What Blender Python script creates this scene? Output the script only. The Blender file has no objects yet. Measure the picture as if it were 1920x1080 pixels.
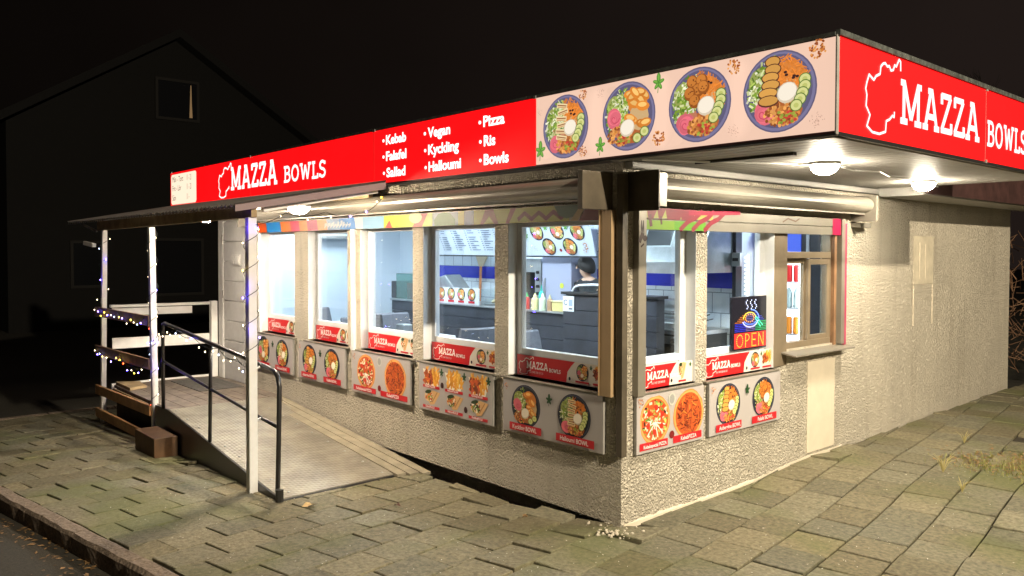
import bpy, bmesh, math, random
from mathutils import Vector, Matrix, noise
R_ = math.radians
S = bpy.context.scene
# ------------------------------------------------------------------ camera
cam = bpy.data.objects.new('camera', bpy.data.cameras.new('camera'))
S.collection.objects.link(cam)
cam.data.lens = 36 * 1514.7 / 1920
cam.data.shift_y = -30.5 / 1920
cam.data.clip_start = 0.05
cam.data.clip_end = 400
yaw, pitch, roll = 0.849286738, 0.0253903677, 0.00193683293
f = Vector((-math.sin(yaw) * math.cos(pitch), math.cos(yaw) * math.cos(pitch), -math.sin(pitch)))
r = Vector((math.cos(yaw), math.sin(yaw), 0)); u = r.cross(f)
r2 = r * math.cos(roll) + u * math.sin(roll); u2 = u * math.cos(roll) - r * math.sin(roll)
m = Matrix((r2, u2, -f)).transposed().to_4x4(); m.translation = (3.459, -3.995, 1.8)
cam.matrix_world = m
S.camera = cam
# ------------------------------------------------------------------ night sky
W = bpy.data.worlds.new("World"); S.world = W; W.use_nodes = True
nt = W.node_tree; bg = nt.nodes['Background']
tc = nt.nodes.new('ShaderNodeTexCoord'); dp = nt.nodes.new('ShaderNodeVectorMath'); dp.operation = 'DOT_PRODUCT'
dp.inputs[1].default_value = (.66, .751, .15)
nz = nt.nodes.new('ShaderNodeTexNoise'); nz.inputs['Scale'].default_value = 2.5; nz.inputs['Detail'].default_value = 4
ad = nt.nodes.new('ShaderNodeMath'); ad.operation = 'MULTIPLY_ADD'; ad.inputs[1].default_value = .35
cr = nt.nodes.new('ShaderNodeValToRGB')
cr.color_ramp.elements[0].position = .15; cr.color_ramp.elements[0].color = (.0012, .0009, .0006, 1)
cr.color_ramp.elements[1].position = .95; cr.color_ramp.elements[1].color = (.0115, .0078, .0065, 1)
mr = nt.nodes.new('ShaderNodeMapRange'); mr.inputs['From Min'].default_value = -.75; mr.inputs['From Max'].default_value = .65
L = nt.links.new
L(tc.outputs['Generated'], dp.inputs[0]); L(tc.outputs['Generated'], nz.inputs['Vector'])
L(dp.outputs['Value'], mr.inputs['Value']); L(nz.outputs['Fac'], ad.inputs[0]); L(mr.outputs['Result'], ad.inputs[2])
sb = nt.nodes.new('ShaderNodeMath'); sb.operation = 'SUBTRACT'; sb.inputs[1].default_value = .17
L(ad.outputs[0], sb.inputs[0]); L(sb.outputs[0], cr.inputs['Fac']); L(cr.outputs['Color'], bg.inputs['Color'])
bg.inputs['Strength'].default_value = 1.0
# street lamp beside the forecourt, behind and to the right of the camera (its pole is built below)
SLP = Vector((9.6, -1.2, 6.2))
sl_ = bpy.data.lights.new('street_lamp_light', 'POINT'); sl_.energy = 6800; sl_.color = (1, .86, .64); sl_.shadow_soft_size = .12
slo = bpy.data.objects.new('street_lamp_light', sl_); S.collection.objects.link(slo); slo.location = SLP
S.view_settings.view_transform = 'Standard'; S.view_settings.look = 'None'
S.view_settings.exposure = 0.32; S.view_settings.gamma = 1
S.cycles.max_bounces = 8; S.cycles.diffuse_bounces = 4; S.cycles.transparent_max_bounces = 12
S.cycles.sample_clamp_indirect = 4

# ------------------------------------------------------------------ helpers
ORG = {}
def sr(r_, g_, b_):
    return tuple(((c / 255) / 12.92 if c / 255 <= .04045 else ((c / 255 + .055) / 1.055) ** 2.4) for c in (r_, g_, b_))
def link(o, parent=None, loc=(0, 0, 0)):
    S.collection.objects.link(o)
    if parent is not None:
        o.parent = parent; ORG[o] = ORG[parent]
    else:
        o.location = loc; ORG[o] = Vector(loc)
    return o
def tag(o, label=None, cat=None, group=None, kind=None):
    for k, v in (('label', label), ('category', cat), ('group', group), ('kind', kind)):
        if v: o[k] = v
    return o
def thing(name, label, cat, loc=(0, 0, 0), group=None):
    o = bpy.data.objects.new(name, None); o.empty_display_size = .1
    link(o, None, loc); return tag(o, label, cat, group)
class MB:
    def __init__(s): s.v = []; s.f = []
    def add(s, vs, fs):
        n = len(s.v); s.v += [Vector(p) for p in vs]; s.f += [[i + n for i in q] for q in fs]; return s
    def box(s, x0, x1, y0, y1, z0, z1):
        x0, x1 = min(x0, x1), max(x0, x1); y0, y1 = min(y0, y1), max(y0, y1); z0, z1 = min(z0, z1), max(z0, z1)
        return s.add([(x, y, z) for z in (z0, z1) for y in (y0, y1) for x in (x0, x1)],
                     [(0, 2, 3, 1), (4, 5, 7, 6), (0, 1, 5, 4), (2, 6, 7, 3), (0, 4, 6, 2), (1, 3, 7, 5)])
    def beam(s, a, b, w, h, up=(0, 0, 1)):
        a, b = Vector(a), Vector(b); d = (b - a).normalized(); up = Vector(up)
        if abs(d.dot(up)) > .95: up = Vector((0, 1, 0))
        sd = d.cross(up).normalized(); uu = sd.cross(d)
        P = [e + sd * i * w / 2 + uu * j * h / 2 for e in (a, b) for j in (-1, 1) for i in (-1, 1)]
        return s.add(P, [(0, 1, 3, 2), (4, 6, 7, 5), (0, 4, 5, 1), (2, 3, 7, 6), (0, 2, 6, 4), (1, 5, 7, 3)])
    def tube(s, pts, rad, n=8, cap=True):
        pts = [Vector(p) for p in pts]; rads = rad if isinstance(rad, (list, tuple)) else [rad] * len(pts)
        d0 = (pts[1] - pts[0]).normalized(); up = Vector((0, 0, 1)) if abs(d0.z) < .9 else Vector((1, 0, 0))
        base = len(s.v)
        for i, p in enumerate(pts):
            a = pts[max(i - 1, 0)]; b = pts[min(i + 1, len(pts) - 1)]
            d = (b - a).normalized(); sd = d.cross(up).normalized(); up = sd.cross(d).normalized()
            for k in range(n):
                t = 2 * math.pi * k / n
                s.v.append(p + (sd * math.cos(t) + up * math.sin(t)) * rads[i])
        for i in range(len(pts) - 1):
            for k in range(n):
                s.f.append([base + i * n + k, base + i * n + (k + 1) % n, base + (i + 1) * n + (k + 1) % n, base + (i + 1) * n + k])
        if cap:
            s.f.append([base + k for k in range(n)][::-1]); s.f.append([base + (len(pts) - 1) * n + k for k in range(n)])
        return s
    def lathe(s, c, prof, n=20, ax='z'):
        base = len(s.v)
        for (rr, h) in prof:
            for k in range(n):
                t = 2 * math.pi * k / n
                o = Vector((rr * math.cos(t), rr * math.sin(t), h))
                if ax == 'x': o = Vector((h, o.x, o.y))
                if ax == 'y': o = Vector((o.x, h, o.y))
                s.v.append(Vector(c) + o)
        for i in range(len(prof) - 1):
            for k in range(n):
                s.f.append([base + i * n + k, base + i * n + (k + 1) % n, base + (i + 1) * n + (k + 1) % n, base + (i + 1) * n + k])
        s.f.append([base + k for k in range(n)][::-1]); s.f.append([base + (len(prof) - 1) * n + k for k in range(n)])
        return s
    def prism(s, prof, a0, a1, ax='x'):
        n = len(prof); P = []
        for a in (a0, a1):
            for (p, q) in prof:
                P.append({'x': (a, p, q), 'y': (p, a, q), 'z': (p, q, a)}[ax])
        return s.add(P, [list(range(n))[::-1], list(range(n, 2 * n))] + [(i, (i + 1) % n, n + (i + 1) % n, n + i) for i in range(n)])
    def build(s, name, mat, parent=None, loc=(0, 0, 0), bevel=0, smooth=False):
        me = bpy.data.meshes.new(name)
        o = bpy.data.objects.new(name, me)
        link(o, parent, loc)
        og = ORG[o]
        me.from_pydata([v - og for v in s.v], [], s.f)
        bm = bmesh.new(); bm.from_mesh(me); bmesh.ops.recalc_face_normals(bm, faces=bm.faces); bm.to_mesh(me); bm.free()
        if smooth:
            for p in me.polygons: p.use_smooth = True
        me.materials.append(mat)
        if bevel:
            b = o.modifiers.new('bevel', 'BEVEL'); b.width = bevel; b.segments = 2; b.limit_method = 'ANGLE'
        return o
def B(*a): return MB().box(*a)

def mat(name, col, rough=.6, metal=0, var=0, vs=6, bump=0, bs=40, bd=.003, spec=.5, col2=None, detail=4, trans=0, ior=1.45, emit=None, es=0):
    M = bpy.data.materials.new(name); M.use_nodes = True; n = M.node_tree; p = n.nodes['Principled BSDF']
    p.inputs['Base Color'].default_value = (*col, 1); p.inputs['Roughness'].default_value = rough
    p.inputs['Metallic'].default_value = metal; p.inputs['Specular IOR Level'].default_value = spec
    if trans: p.inputs['Transmission Weight'].default_value = trans; p.inputs['IOR'].default_value = ior
    if emit: p.inputs['Emission Color'].default_value = (*emit, 1); p.inputs['Emission Strength'].default_value = es
    t = n.nodes.new('ShaderNodeTexCoord')
    if var or col2:
        a = n.nodes.new('ShaderNodeTexNoise'); a.inputs['Scale'].default_value = vs; a.inputs['Detail'].default_value = detail
        a.inputs['Roughness'].default_value = .62
        n.links.new(t.outputs['Object'], a.inputs['Vector'])
        mx = n.nodes.new('ShaderNodeMix'); mx.data_type = 'RGBA'
        c2 = col2 if col2 else tuple(c * (1 + var) for c in col)
        c1 = col if col2 else tuple(c * (1 - var) for c in col)
        mx.inputs[6].default_value = (*c1, 1); mx.inputs[7].default_value = (*c2, 1)
        rp = n.nodes.new('ShaderNodeMapRange'); rp.inputs['From Min'].default_value = .35; rp.inputs['From Max'].default_value = .65
        n.links.new(a.outputs['Fac'], rp.inputs['Value']); n.links.new(rp.outputs['Result'], mx.inputs[0])
        n.links.new(mx.outputs[2], p.inputs['Base Color'])
    if bump:
        b = n.nodes.new('ShaderNodeTexNoise'); b.inputs['Scale'].default_value = bs; b.inputs['Detail'].default_value = 3
        n.links.new(t.outputs['Object'], b.inputs['Vector'])
        bn = n.nodes.new('ShaderNodeBump'); bn.inputs['Strength'].default_value = bump; bn.inputs['Distance'].default_value = bd
        n.links.new(b.outputs['Fac'], bn.inputs['Height']); n.links.new(bn.outputs['Normal'], p.inputs['Normal'])
    return M
def emat(name, col, st):
    M = bpy.data.materials.new(name); M.use_nodes = True; n = M.node_tree
    p = n.nodes['Principled BSDF']; p.inputs['Base Color'].default_value = (*[c * .3 for c in col], 1)
    p.inputs['Emission Color'].default_value = (*col, 1); p.inputs['Emission Strength'].default_value = st
    return M
def attr_mat(name, emission=0, rough=.45):
    M = bpy.data.materials.new(name); M.use_nodes = True; n = M.node_tree; p = n.nodes['Principled BSDF']
    a = n.nodes.new('ShaderNodeAttribute'); a.attribute_name = 'Col'
    if emission:
        p.inputs['Base Color'].default_value = (.02, .02, .02, 1)
        n.links.new(a.outputs['Color'], p.inputs['Emission Color']); p.inputs['Emission Strength'].default_value = emission
    else:
        n.links.new(a.outputs['Color'], p.inputs['Base Color'])
    p.inputs['Roughness'].default_value = rough
    return M

# materials
def stucco():
    M = mat('stucco', (.78, .71, .58), rough=.9, var=.07, vs=1.3, spec=.25)
    n = M.node_tree; p = n.nodes['Principled BSDF']; t = n.nodes.new('ShaderNodeTexCoord')
    v = n.nodes.new('ShaderNodeTexNoise'); v.inputs['Scale'].default_value = 58; v.inputs['Detail'].default_value = 2.5; v.inputs['Distortion'].default_value = .6
    w = n.nodes.new('ShaderNodeTexVoronoi'); w.inputs['Scale'].default_value = 95; w.feature = 'SMOOTH_F1'
    rp = n.nodes.new('ShaderNodeMapRange'); rp.inputs['From Min'].default_value = .38; rp.inputs['From Max'].default_value = .62
    mx = n.nodes.new('ShaderNodeMath'); mx.operation = 'MULTIPLY_ADD'; mx.inputs[1].default_value = -.4
    b = n.nodes.new('ShaderNodeBump'); b.inputs['Strength'].default_value = 1; b.inputs['Distance'].default_value = .034
    for q in (v, w): n.links.new(t.outputs['Object'], q.inputs['Vector'])
    n.links.new(v.outputs['Fac'], rp.inputs['Value']); n.links.new(w.outputs['Distance'], mx.inputs[0]); n.links.new(rp.outputs['Result'], mx.inputs[2])
    n.links.new(mx.outputs[0], b.inputs['Height']); n.links.new(b.outputs['Normal'], p.inputs['Normal'])
    mp = n.nodes.new('ShaderNodeMapping'); mp.inputs['Scale'].default_value = (3.2, 3.2, .35); st = n.nodes.new('ShaderNodeTexNoise'); st.inputs['Scale'].default_value = 2.2; st.inputs['Detail'].default_value = 6
    n.links.new(t.outputs['Object'], mp.inputs[0]); n.links.new(mp.outputs[0], st.inputs['Vector'])
    r2_ = n.nodes.new('ShaderNodeMapRange'); r2_.inputs['From Min'].default_value = .52; r2_.inputs['From Max'].default_value = .75; r2_.inputs['To Max'].default_value = .55
    old = p.inputs['Base Color'].links[0].from_socket; m4 = n.nodes.new('ShaderNodeMix'); m4.data_type = 'RGBA'; m4.inputs[7].default_value = (.56, .49, .38, 1)
    n.links.new(st.outputs['Fac'], r2_.inputs['Value']); n.links.new(r2_.outputs['Result'], m4.inputs[0]); n.links.new(old, m4.inputs[6]); n.links.new(m4.outputs[2], p.inputs['Base Color'])
    return M
M_stucco = stucco()
M_smooth = mat('painted_render', (.62, .55, .43), rough=.75, var=.05, vs=5, bump=.15, bs=20)
M_white = mat('white_paint', (.72, .71, .69), rough=.45, var=.05, vs=9)
M_pvc = mat('white_frame', (.74, .76, .78), rough=.35, var=.03, vs=8)
M_cream = mat('cream_metal', (.25, .23, .19), rough=.4, metal=.3, var=.08, vs=4, bump=.08, bs=12)
M_dkmetal_shade = mat('dark_metal_and_shade', (.075, .06, .04), rough=.6, var=.2, vs=7)
M_grey = mat('grey_trim', (.32, .31, .29), rough=.5, metal=.3, var=.12, vs=6)
M_black = mat('black_metal', (.018, .017, .017), rough=.32, spec=.6)
M_bronze = mat('anodised_frame', (.30, .24, .165), rough=.38, metal=.45, var=.1, vs=5)
M_wood = mat('pine_plank', (.40, .22, .10), rough=.6, var=.22, vs=9)
M_oldwood = mat('weathered_plank', (.30, .22, .12), rough=.8, var=.3, vs=7, bump=.2, bs=25)
M_darkwood = mat('charcoal_laminate', (.035, .038, .048), rough=.45, var=.3, vs=5)
M_steel = mat('brushed_steel', (.50, .52, .53), rough=.32, metal=.85, var=.12, vs=6)
M_dksteel = mat('dark_grille', (.03, .032, .034), rough=.5)
M_soffit = mat('soffit_board', (.27, .26, .24), rough=.55, var=.07, vs=3)
M_magenta = mat('magenta_paint', (.42, .04, .10), rough=.5, var=.15, vs=8)
M_inner = mat('interior_paint', (.68, .76, .84), rough=.5)
M_ifloor = mat('grey_lino', (.16, .16, .17), rough=.4, var=.15)
M_tblwhite = mat('table_laminate', (.7, .73, .76), rough=.3)
M_chair = mat('grey_upholstery', (.15, .155, .18), rough=.8, var=.12, vs=30)
M_roof = mat('roof_felt', (.02, .019, .018), rough=.95, var=.3, vs=8)
M_dirt = mat('soil', (.035, .026, .016), rough=1, var=.5, vs=9, bump=.6, bs=14, bd=.02)
M_leaf = mat('dry_leaf', (.32, .19, .08), rough=.7, col2=(.14, .08, .03), vs=25)
def glassmat():
    M = bpy.data.materials.new('window_glass'); M.use_nodes = True; n = M.node_tree
    for q in list(n.nodes): n.nodes.remove(q)
    o = n.nodes.new('ShaderNodeOutputMaterial'); a = n.nodes.new('ShaderNodeBsdfTransparent'); a.inputs[0].default_value = (.95, .97, .97, 1)
    g = n.nodes.new('ShaderNodeBsdfGlossy'); g.inputs['Roughness'].default_value = .02
    fr = n.nodes.new('ShaderNodeFresnel'); fr.inputs['IOR'].default_value = 1.5
    x = n.nodes.new('ShaderNodeMixShader')
    ge = n.nodes.new('ShaderNodeNewGeometry'); mi = n.nodes.new('ShaderNodeMapRange'); mi.inputs['To Min'].default_value = 1.5; mi.inputs['To Max'].default_value = 1 / 1.5
    n.links.new(ge.outputs['Backfacing'], mi.inputs['Value']); n.links.new(mi.outputs['Result'], fr.inputs['IOR'])
    n.links.new(fr.outputs[0], x.inputs[0]); n.links.new(a.outputs[0], x.inputs[1]); n.links.new(g.outputs[0], x.inputs[2]); n.links.new(x.outputs[0], o.inputs[0])
    return M
M_glass = glassmat()
M_art = attr_mat('printed_board'); M_lit = attr_mat('backlit_print', emission=.84)
M_paint = attr_mat('spray_paint', rough=.5)
_n = M_paint.node_tree; _a = _n.nodes['Principled BSDF'].inputs['Base Color'].links[0].from_socket; _g = _n.nodes.new('ShaderNodeMix'); _g.data_type = 'RGBA'; _g.blend_type = 'MULTIPLY'; _g.inputs[0].default_value = 1; _g.inputs[7].default_value = (.55, .55, .52, 1)
_h = _n.nodes.new('ShaderNodeHueSaturation'); _h.inputs['Saturation'].default_value = 1.45
_n.links.new(_a, _h.inputs['Color']); _n.links.new(_h.outputs['Color'], _g.inputs[6]); _n.links.new(_g.outputs[2], _n.nodes['Principled BSDF'].inputs['Base Color'])

# ------------------------------------------------------------------ flat artwork builder
class Art:
    def __init__(s): s.p = []
    def poly(s, pts, c): s.p.append((pts, c)); return s
    def rect(s, x0, y0, x1, y1, c): return s.poly([(x0, y0), (x1, y0), (x1, y1), (x0, y1)], c)
    def ell(s, cx, cy, rx, ry, c, n=14, rot=0):
        cr_, sn = math.cos(rot), math.sin(rot)
        P = [(rx * math.cos(2 * math.pi * k / n), ry * math.sin(2 * math.pi * k / n)) for k in range(n)]
        return s.poly([(cx + a * cr_ - b * sn, cy + a * sn + b * cr_) for a, b in P], c)
    def stroke(s, pts, w, c, join=True):
        for i in range(len(pts) - 1):
            (x0, y0), (x1, y1) = pts[i], pts[i + 1]; d = math.hypot(x1 - x0, y1 - y0) or 1e-6
            nx, ny = -(y1 - y0) / d * w / 2, (x1 - x0) / d * w / 2
            s.poly([(x0 - nx, y0 - ny), (x1 - nx, y1 - ny), (x1 + nx, y1 + ny), (x0 + nx, y0 + ny)], c)
            if join and i: s.ell(x0, y0, w / 2, w / 2, c, 8)
        return s
    def quad(s, cx, cy, l, w, a, c):
        dx, dy = math.cos(a) * l / 2, math.sin(a) * l / 2; nx, ny = -math.sin(a) * w / 2, math.cos(a) * w / 2
        return s.poly([(cx - dx - nx, cy - dy - ny), (cx + dx - nx, cy + dy - ny), (cx + dx + nx, cy + dy + ny), (cx - dx + nx, cy - dy + ny)], c)
    def build(s, name, m_, parent, o, ud, vd, eps=9e-6, loc=(0, 0, 0)):
        ud, vd, o = Vector(ud), Vector(vd), Vector(o); nd = ud.cross(vd).normalized()
        me = bpy.data.meshes.new(name); ob = bpy.data.objects.new(name, me); link(ob, parent, loc); og = ORG[ob]
        vs, fs, cs = [], [], []
        for i, (pts, c) in enumerate(s.p):
            b = len(vs)
            for (a, q) in pts: vs.append(o + ud * a + vd * q + nd * (eps * i) - og)
            fs.append(list(range(b, b + len(pts)))); cs += [(*c, 1)] * len(pts)
        me.from_pydata(vs, [], fs)
        ca = me.color_attributes.new('Col', 'FLOAT_COLOR', 'CORNER')
        for i, c in enumerate(cs): ca.data[i].color = c
        me.materials.append(m_); return ob
# slab-serif capitals drawn as strokes; returns width
def arc(cx, cy, rx, ry, a0, a1, n=10):
    return [(cx + rx * math.cos(R_(a0 + (a1 - a0) * k / n)), cy + ry * math.sin(R_(a0 + (a1 - a0) * k / n))) for k in range(n + 1)]
GL = {
 'M': (1.02, [[(.17, 0), (.17, 1)], [(.85, 0), (.85, 1)], [(.17, 1), (.51, .12)], [(.85, 1), (.51, .12)], [(.02, .05), (.34, .05)], [(.68, .05), (1.0, .05)], [(.02, .95), (.2, .95)], [(.82, .95), (1.0, .95)]]),
 'A': (.84, [[(.12, 0), (.4, 1)], [(.72, 0), (.44, 1)], [(.2, .32), (.64, .32)], [(0, .05), (.26, .05)], [(.58, .05), (.84, .05)], [(.26, .95), (.46, .95)]]),
 'Z': (.66, [[(.06, .94), (.58, .94)], [(.56, .94), (.08, .06)], [(.04, .06), (.62, .06)], [(.08, .98), (.08, .72)], [(.6, .02), (.6, .28)]]),
 'B': (.72, [[(.16, 0), (.16, 1)], [(.02, .95), (.36, .95)] , [(.02, .05), (.36, .05)], [(.36, .95)] + arc(.38, .74, .2, .21, 90, -90) + [(.16, .53)], [(.38, .53)] + arc(.4, .29, .24, .24, 90, -90) + [(.16, .05)]]),
 'O': (.84, [arc(.41, .5, .32, .45, 0, 360, 20)]),
 'W': (1.1, [[(.14, 1), (.34, .03)], [(.34, .03), (.54, .9)], [(.54, .9), (.76, .03)], [(.76, .03), (.96, 1)], [(.0, .95), (.28, .95)], [(.82, .95), (1.1, .95)]]),
 'L': (.66, [[(.18, 0), (.18, 1)], [(.03, .95), (.34, .95)], [(.03, .05), (.58, .05)], [(.58, 0), (.58, .28)]]),
 'S': (.62, [arc(.3, .73, .22, .22, 20, 230, 9) + [(.42, .47)] + arc(.3, .27, .24, .22, 40, -160, 9), [(.52, .96), (.52, .76)], [(.07, .04), (.07, .24)]]),
}
def slab(A, s, x, y, h, c, w=.15, sx=1.0, gap=.06):
    for ch in s:
        if ch == ' ': x += .38 * h * sx; continue
        wd, sts = GL[ch]
        for st in sts:
            pts = [(x + p * h * sx, y + q * h) for p, q in st]
            if len(pts) > 1: A.stroke(pts, w * h * (.8 if sx < .9 else 1), c)
        x += (wd + gap) * h * sx
    return x
MAP = [(0.417, 0.368), (0.415, 0.419), (0.395, 0.428), (0.361, 0.385), (.34, .39), (.325, .362), (0.295, 0.354), (.275, .375), (0.252, 0.369), (.225, .383), (0.2, 0.377), (0.173, 0.357), (0.165, 0.317), (.12, .30), (0.093, 0.275), (0.039, 0.296), (0.014, 0.252), (0.002, 0.219), (0.016, 0.188), (0.008, 0.131), (0.054, 0.088), (0.02, 0.027), (0.083, 0.001), (0.165, -0.001), (0.239, 0.018), (0.246, 0.076), (0.284, 0.088), (0.321, 0.113), (0.341, 0.107), (0.344, 0.137)]
def logo(A, x, y, h, c, w=.008, sx=1):
    k = h / .43
    A.stroke([(x + p * k * sx, y + q * k) for p, q in MAP], w, c)
WH = sr(250, 246, 240)
def vary(c, rnd, k=.25):
    q = 1 + rnd.uniform(-k, k); return tuple(min(1, max(0, a * q)) for a in c)
LET = [sr(120, 150, 50), sr(170, 190, 90), sr(205, 210, 150), sr(90, 125, 40), sr(228, 226, 196)]
def bowl(A, cx, cy, rr, kind, seed, plate=sr(28, 32, 44), rim=sr(62, 66, 84), sx=1.0, lod=1.0):
    rnd = random.Random(seed)
    def E(a, b, ra, rb, c, n=10, rot=0): A.ell(cx + a * rr * sx, cy + b * rr, ra * rr * sx, rb * rr, c, n, rot)
    def Q(a, b, l, w, an, c): A.quad(cx + a * rr * sx, cy + b * rr, l * rr, w * rr, an, c)
    def N(k): return max(3, int(k * lod))
    E(0, 0, 1, 1, plate, 36); E(0, 0, .96, .96, rim, 36); E(-.01, .01, .9, .9, plate, 36)
    flip = kind == 'chicken'
    E(-.42, .2, .40, .48, sr(150, 158, 84), 14, .5); E(.32, .36, .42, .34, sr(214, 130, 62), 14, -.6); E(.12, -.5, .52, .30, sr(176, 98, 52), 14); E(-.35, -.3, .3, .3, sr(190, 120, 90), 12); E(.4, -.05, .36, .4, sr(206, 170, 120), 12)
    for _ in range(N(150)):
        a, d = rnd.uniform(95, 218), rnd.uniform(.15, .86); c = rnd.choice(LET)
        Q(math.cos(R_(a)) * d, math.sin(R_(a)) * d, rnd.uniform(.06, .17), rnd.uniform(.025, .07), rnd.uniform(0, 3.1), vary(c, rnd))
    if not flip:
        for _ in range(N(95)):
            a, d = rnd.uniform(0, 95), rnd.uniform(.2, .84)
            Q(math.cos(R_(a)) * d, math.sin(R_(a)) * d, rnd.uniform(.12, .25), .03, rnd.uniform(0, 3.1), vary(sr(226, 130, 50), rnd))
        for _ in range(5): E(rnd.uniform(.1, .5), rnd.uniform(.2, .6), .05, .035, sr(60, 30, 30), 8)
    px, py = (-.52, -.02) if flip else (-.42, -.5)
    for k in range(5):
        E(px + rnd.uniform(-.05, .05), py + rnd.uniform(-.04, .04), .32 - k * .055, .27 - k * .045, vary(sr(226, 108, 122), rnd, .16), 14, rnd.uniform(0, 3))
    A.stroke([(cx + (px + q * .16 * math.cos(q * 5)) * rr * sx, cy + (py + q * .14 * math.sin(q * 5)) * rr) for q in [k * .14 for k in range(10)]], .02 * rr, sr(190, 60, 84), False)
    bx, by = (-.3, -.55) if flip else (.1, -.58)
    for _ in range(N(85)):
        a, d = rnd.uniform(0, 6.3), rnd.random() ** .5 * .34
        E(bx + math.cos(a) * d * 1.4, by + math.sin(a) * d * .8, .045, .045, vary(rnd.choice([sr(206, 130, 60), sr(228, 158, 84), sr(150, 80, 40)]), rnd), 8)
    for _ in range(N(16)): E(bx + rnd.uniform(-.1, .4), by + rnd.uniform(-.22, .1), .05, .04, vary(rnd.choice([sr(190, 60, 50), sr(150, 160, 60)]), rnd), 7)
    if kind == 'halloumi':
        for k in range(6):
            a = rnd.uniform(-.2, .2); yy = .66 - k * .2; xx = -.12 + (k % 2) * .05 - k * .015
            Q(xx, yy, .46, .15, a, sr(238, 214, 164)); Q(xx, yy + .01, .4, .035, a, sr(150, 84, 38)); Q(xx, yy - .045, .38, .02, a, sr(188, 116, 54))
    elif kind == 'chicken':
        for _ in range(13):
            x_, y_ = rnd.uniform(0, .66), rnd.uniform(-.32, .7); a = rnd.uniform(-1, .6)
            E(x_, y_, .23, .13, vary(sr(214, 128, 46), rnd, .2), 12, a); E(x_ + .02, y_ + .02, .16, .07, vary(sr(242, 190, 110), rnd, .14), 10, a)
    elif kind == 'falafel':
        for (x_, y_) in ((-.2, .62), (.1, .62), (-.02, .38), (-.28, .32), (-.12, .1), (.16, .44)):
            E(x_, y_, .19, .19, sr(150, 82, 30), 14); E(x_ - .02, y_ + .03, .15, .14, vary(sr(204, 124, 52), rnd, .12), 12)
            for _ in range(4): E(x_ + rnd.uniform(-.1, .1), y_ + rnd.uniform(-.1, .1), .025, .02, sr(120, 66, 26), 6)
    else:
        for k in range(6):
            E(-.16 - k * .03 + (k % 2) * .04, .74 - k * .19, .22 + k * .015, .15, sr(92, 52, 34), 14); E(-.16 - k * .03 + (k % 2) * .04, .75 - k * .19, .19 + k * .015, .115, vary(sr(214, 156, 76), rnd, .1), 14)
    wx, wy = (-.02, -.34) if flip else (.24, -.06)
    E(wx, wy, .28, .25, sr(216, 200, 176), 16, .4); E(wx, wy + .02, .25, .21, sr(246, 234, 214), 16, .4)
    cs = ((.35, -.66), (.62, -.5)) if flip else ((.70, .2), (.70, .04), (.64, -.12), (.58, -.26), (.48, -.4))
    for (x_, y_) in cs:
        E(x_, y_, .165, .15, sr(92, 120, 50), 14); E(x_, y_, .14, .125, sr(214, 214, 140), 14); E(x_, y_, .07, .06, sr(190, 194, 110), 8)
def cluster(A, cx, cy, rr, seed, kind='pea', n=30, sx=1):
    rnd = random.Random(seed)
    for _ in range(n):
        a, d = rnd.uniform(0, 6.3), rnd.random() ** .5 * rr
        if kind == 'pea':
            c = vary(rnd.choice([sr(196, 112, 50), sr(222, 150, 80), sr(150, 74, 36)]), rnd); q = rr * .14
            A.ell(cx + math.cos(a) * d * sx, cy + math.sin(a) * d, q * sx, q, c, 8)
        else:
            c = vary(sr(150, 100, 84), rnd, .4); A.quad(cx + math.cos(a) * d * sx, cy + math.sin(a) * d, rr * .1, rr * .06, a * 3, c)
def mint(A, cx, cy, rr, sx=1, c=(sr(80, 140, 50), sr(120, 176, 70))):
    for a in (90, 20, 160, -60, 230):
        l = rr * (1 if a in (90,) else .75)
        x_, y_ = cx + math.cos(R_(a)) * l * .5 * sx, cy + math.sin(R_(a)) * l * .5
        A.ell(x_, y_, l * .5 * sx, l * .26, c[0], 10, R_(a)); A.ell(x_, y_ + rr * .03, l * .36 * sx, l * .13, c[1], 8, R_(a))
    A.stroke([(cx, cy), (cx - rr * .1, cy - rr)], rr * .08, c[0], False)
def pizza(A, cx, cy, rr, kind, seed, sx=1):
    rnd = random.Random(seed)
    P = [(cx + rr * sx * (1 + rnd.uniform(-.03, .03)) * math.cos(a * .2618), cy + rr * (1 + rnd.uniform(-.03, .03)) * math.sin(a * .2618)) for a in range(24)]
    A.poly(P, sr(206, 138, 70)); A.ell(cx, cy, rr * .96 * sx, rr * .96, sr(222, 160, 92), 28); A.ell(cx, cy, rr * .87 * sx, rr * .87, sr(196, 88, 40), 28)
    for _ in range(150):
        a, d = rnd.uniform(0, 6.3), rnd.random() ** .5 * .82; x_, y_ = cx + math.cos(a) * d * rr * sx, cy + math.sin(a) * d * rr
        if kind == 'kebab':
            c = rnd.choice([sr(120, 44, 24), sr(150, 62, 30), sr(92, 34, 22), sr(214, 120, 50), sr(176, 80, 40)])
            A.quad(x_, y_, rr * rnd.uniform(.12, .3), rr * rnd.uniform(.03, .06), rnd.uniform(0, 3.1), vary(c, rnd))
        else:
            c = rnd.choice([sr(226, 216, 186), sr(110, 150, 60), sr(170, 190, 90), sr(196, 60, 36), sr(216, 150, 90), sr(60, 34, 30), sr(240, 232, 214)])
            A.quad(x_, y_, rr * rnd.uniform(.08, .2), rr * rnd.uniform(.04, .11), rnd.uniform(0, 3.1), vary(c, rnd))
    if kind != 'kebab':
        for k in range(6):
            a = R_(200 + k * 28); A.stroke([(cx, cy - rr * .1), (cx + math.cos(a) * rr * .7 * sx, cy + math.sin(a) * rr * .75)], rr * .05, sr(240, 234, 222), False)
        for k in range(6):
            a = k * 1.05 + .4; A.ell(cx + math.cos(a) * rr * .5 * sx, cy + math.sin(a) * rr * .5, rr * .13 * sx, rr * .13, sr(206, 52, 34), 10)
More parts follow.
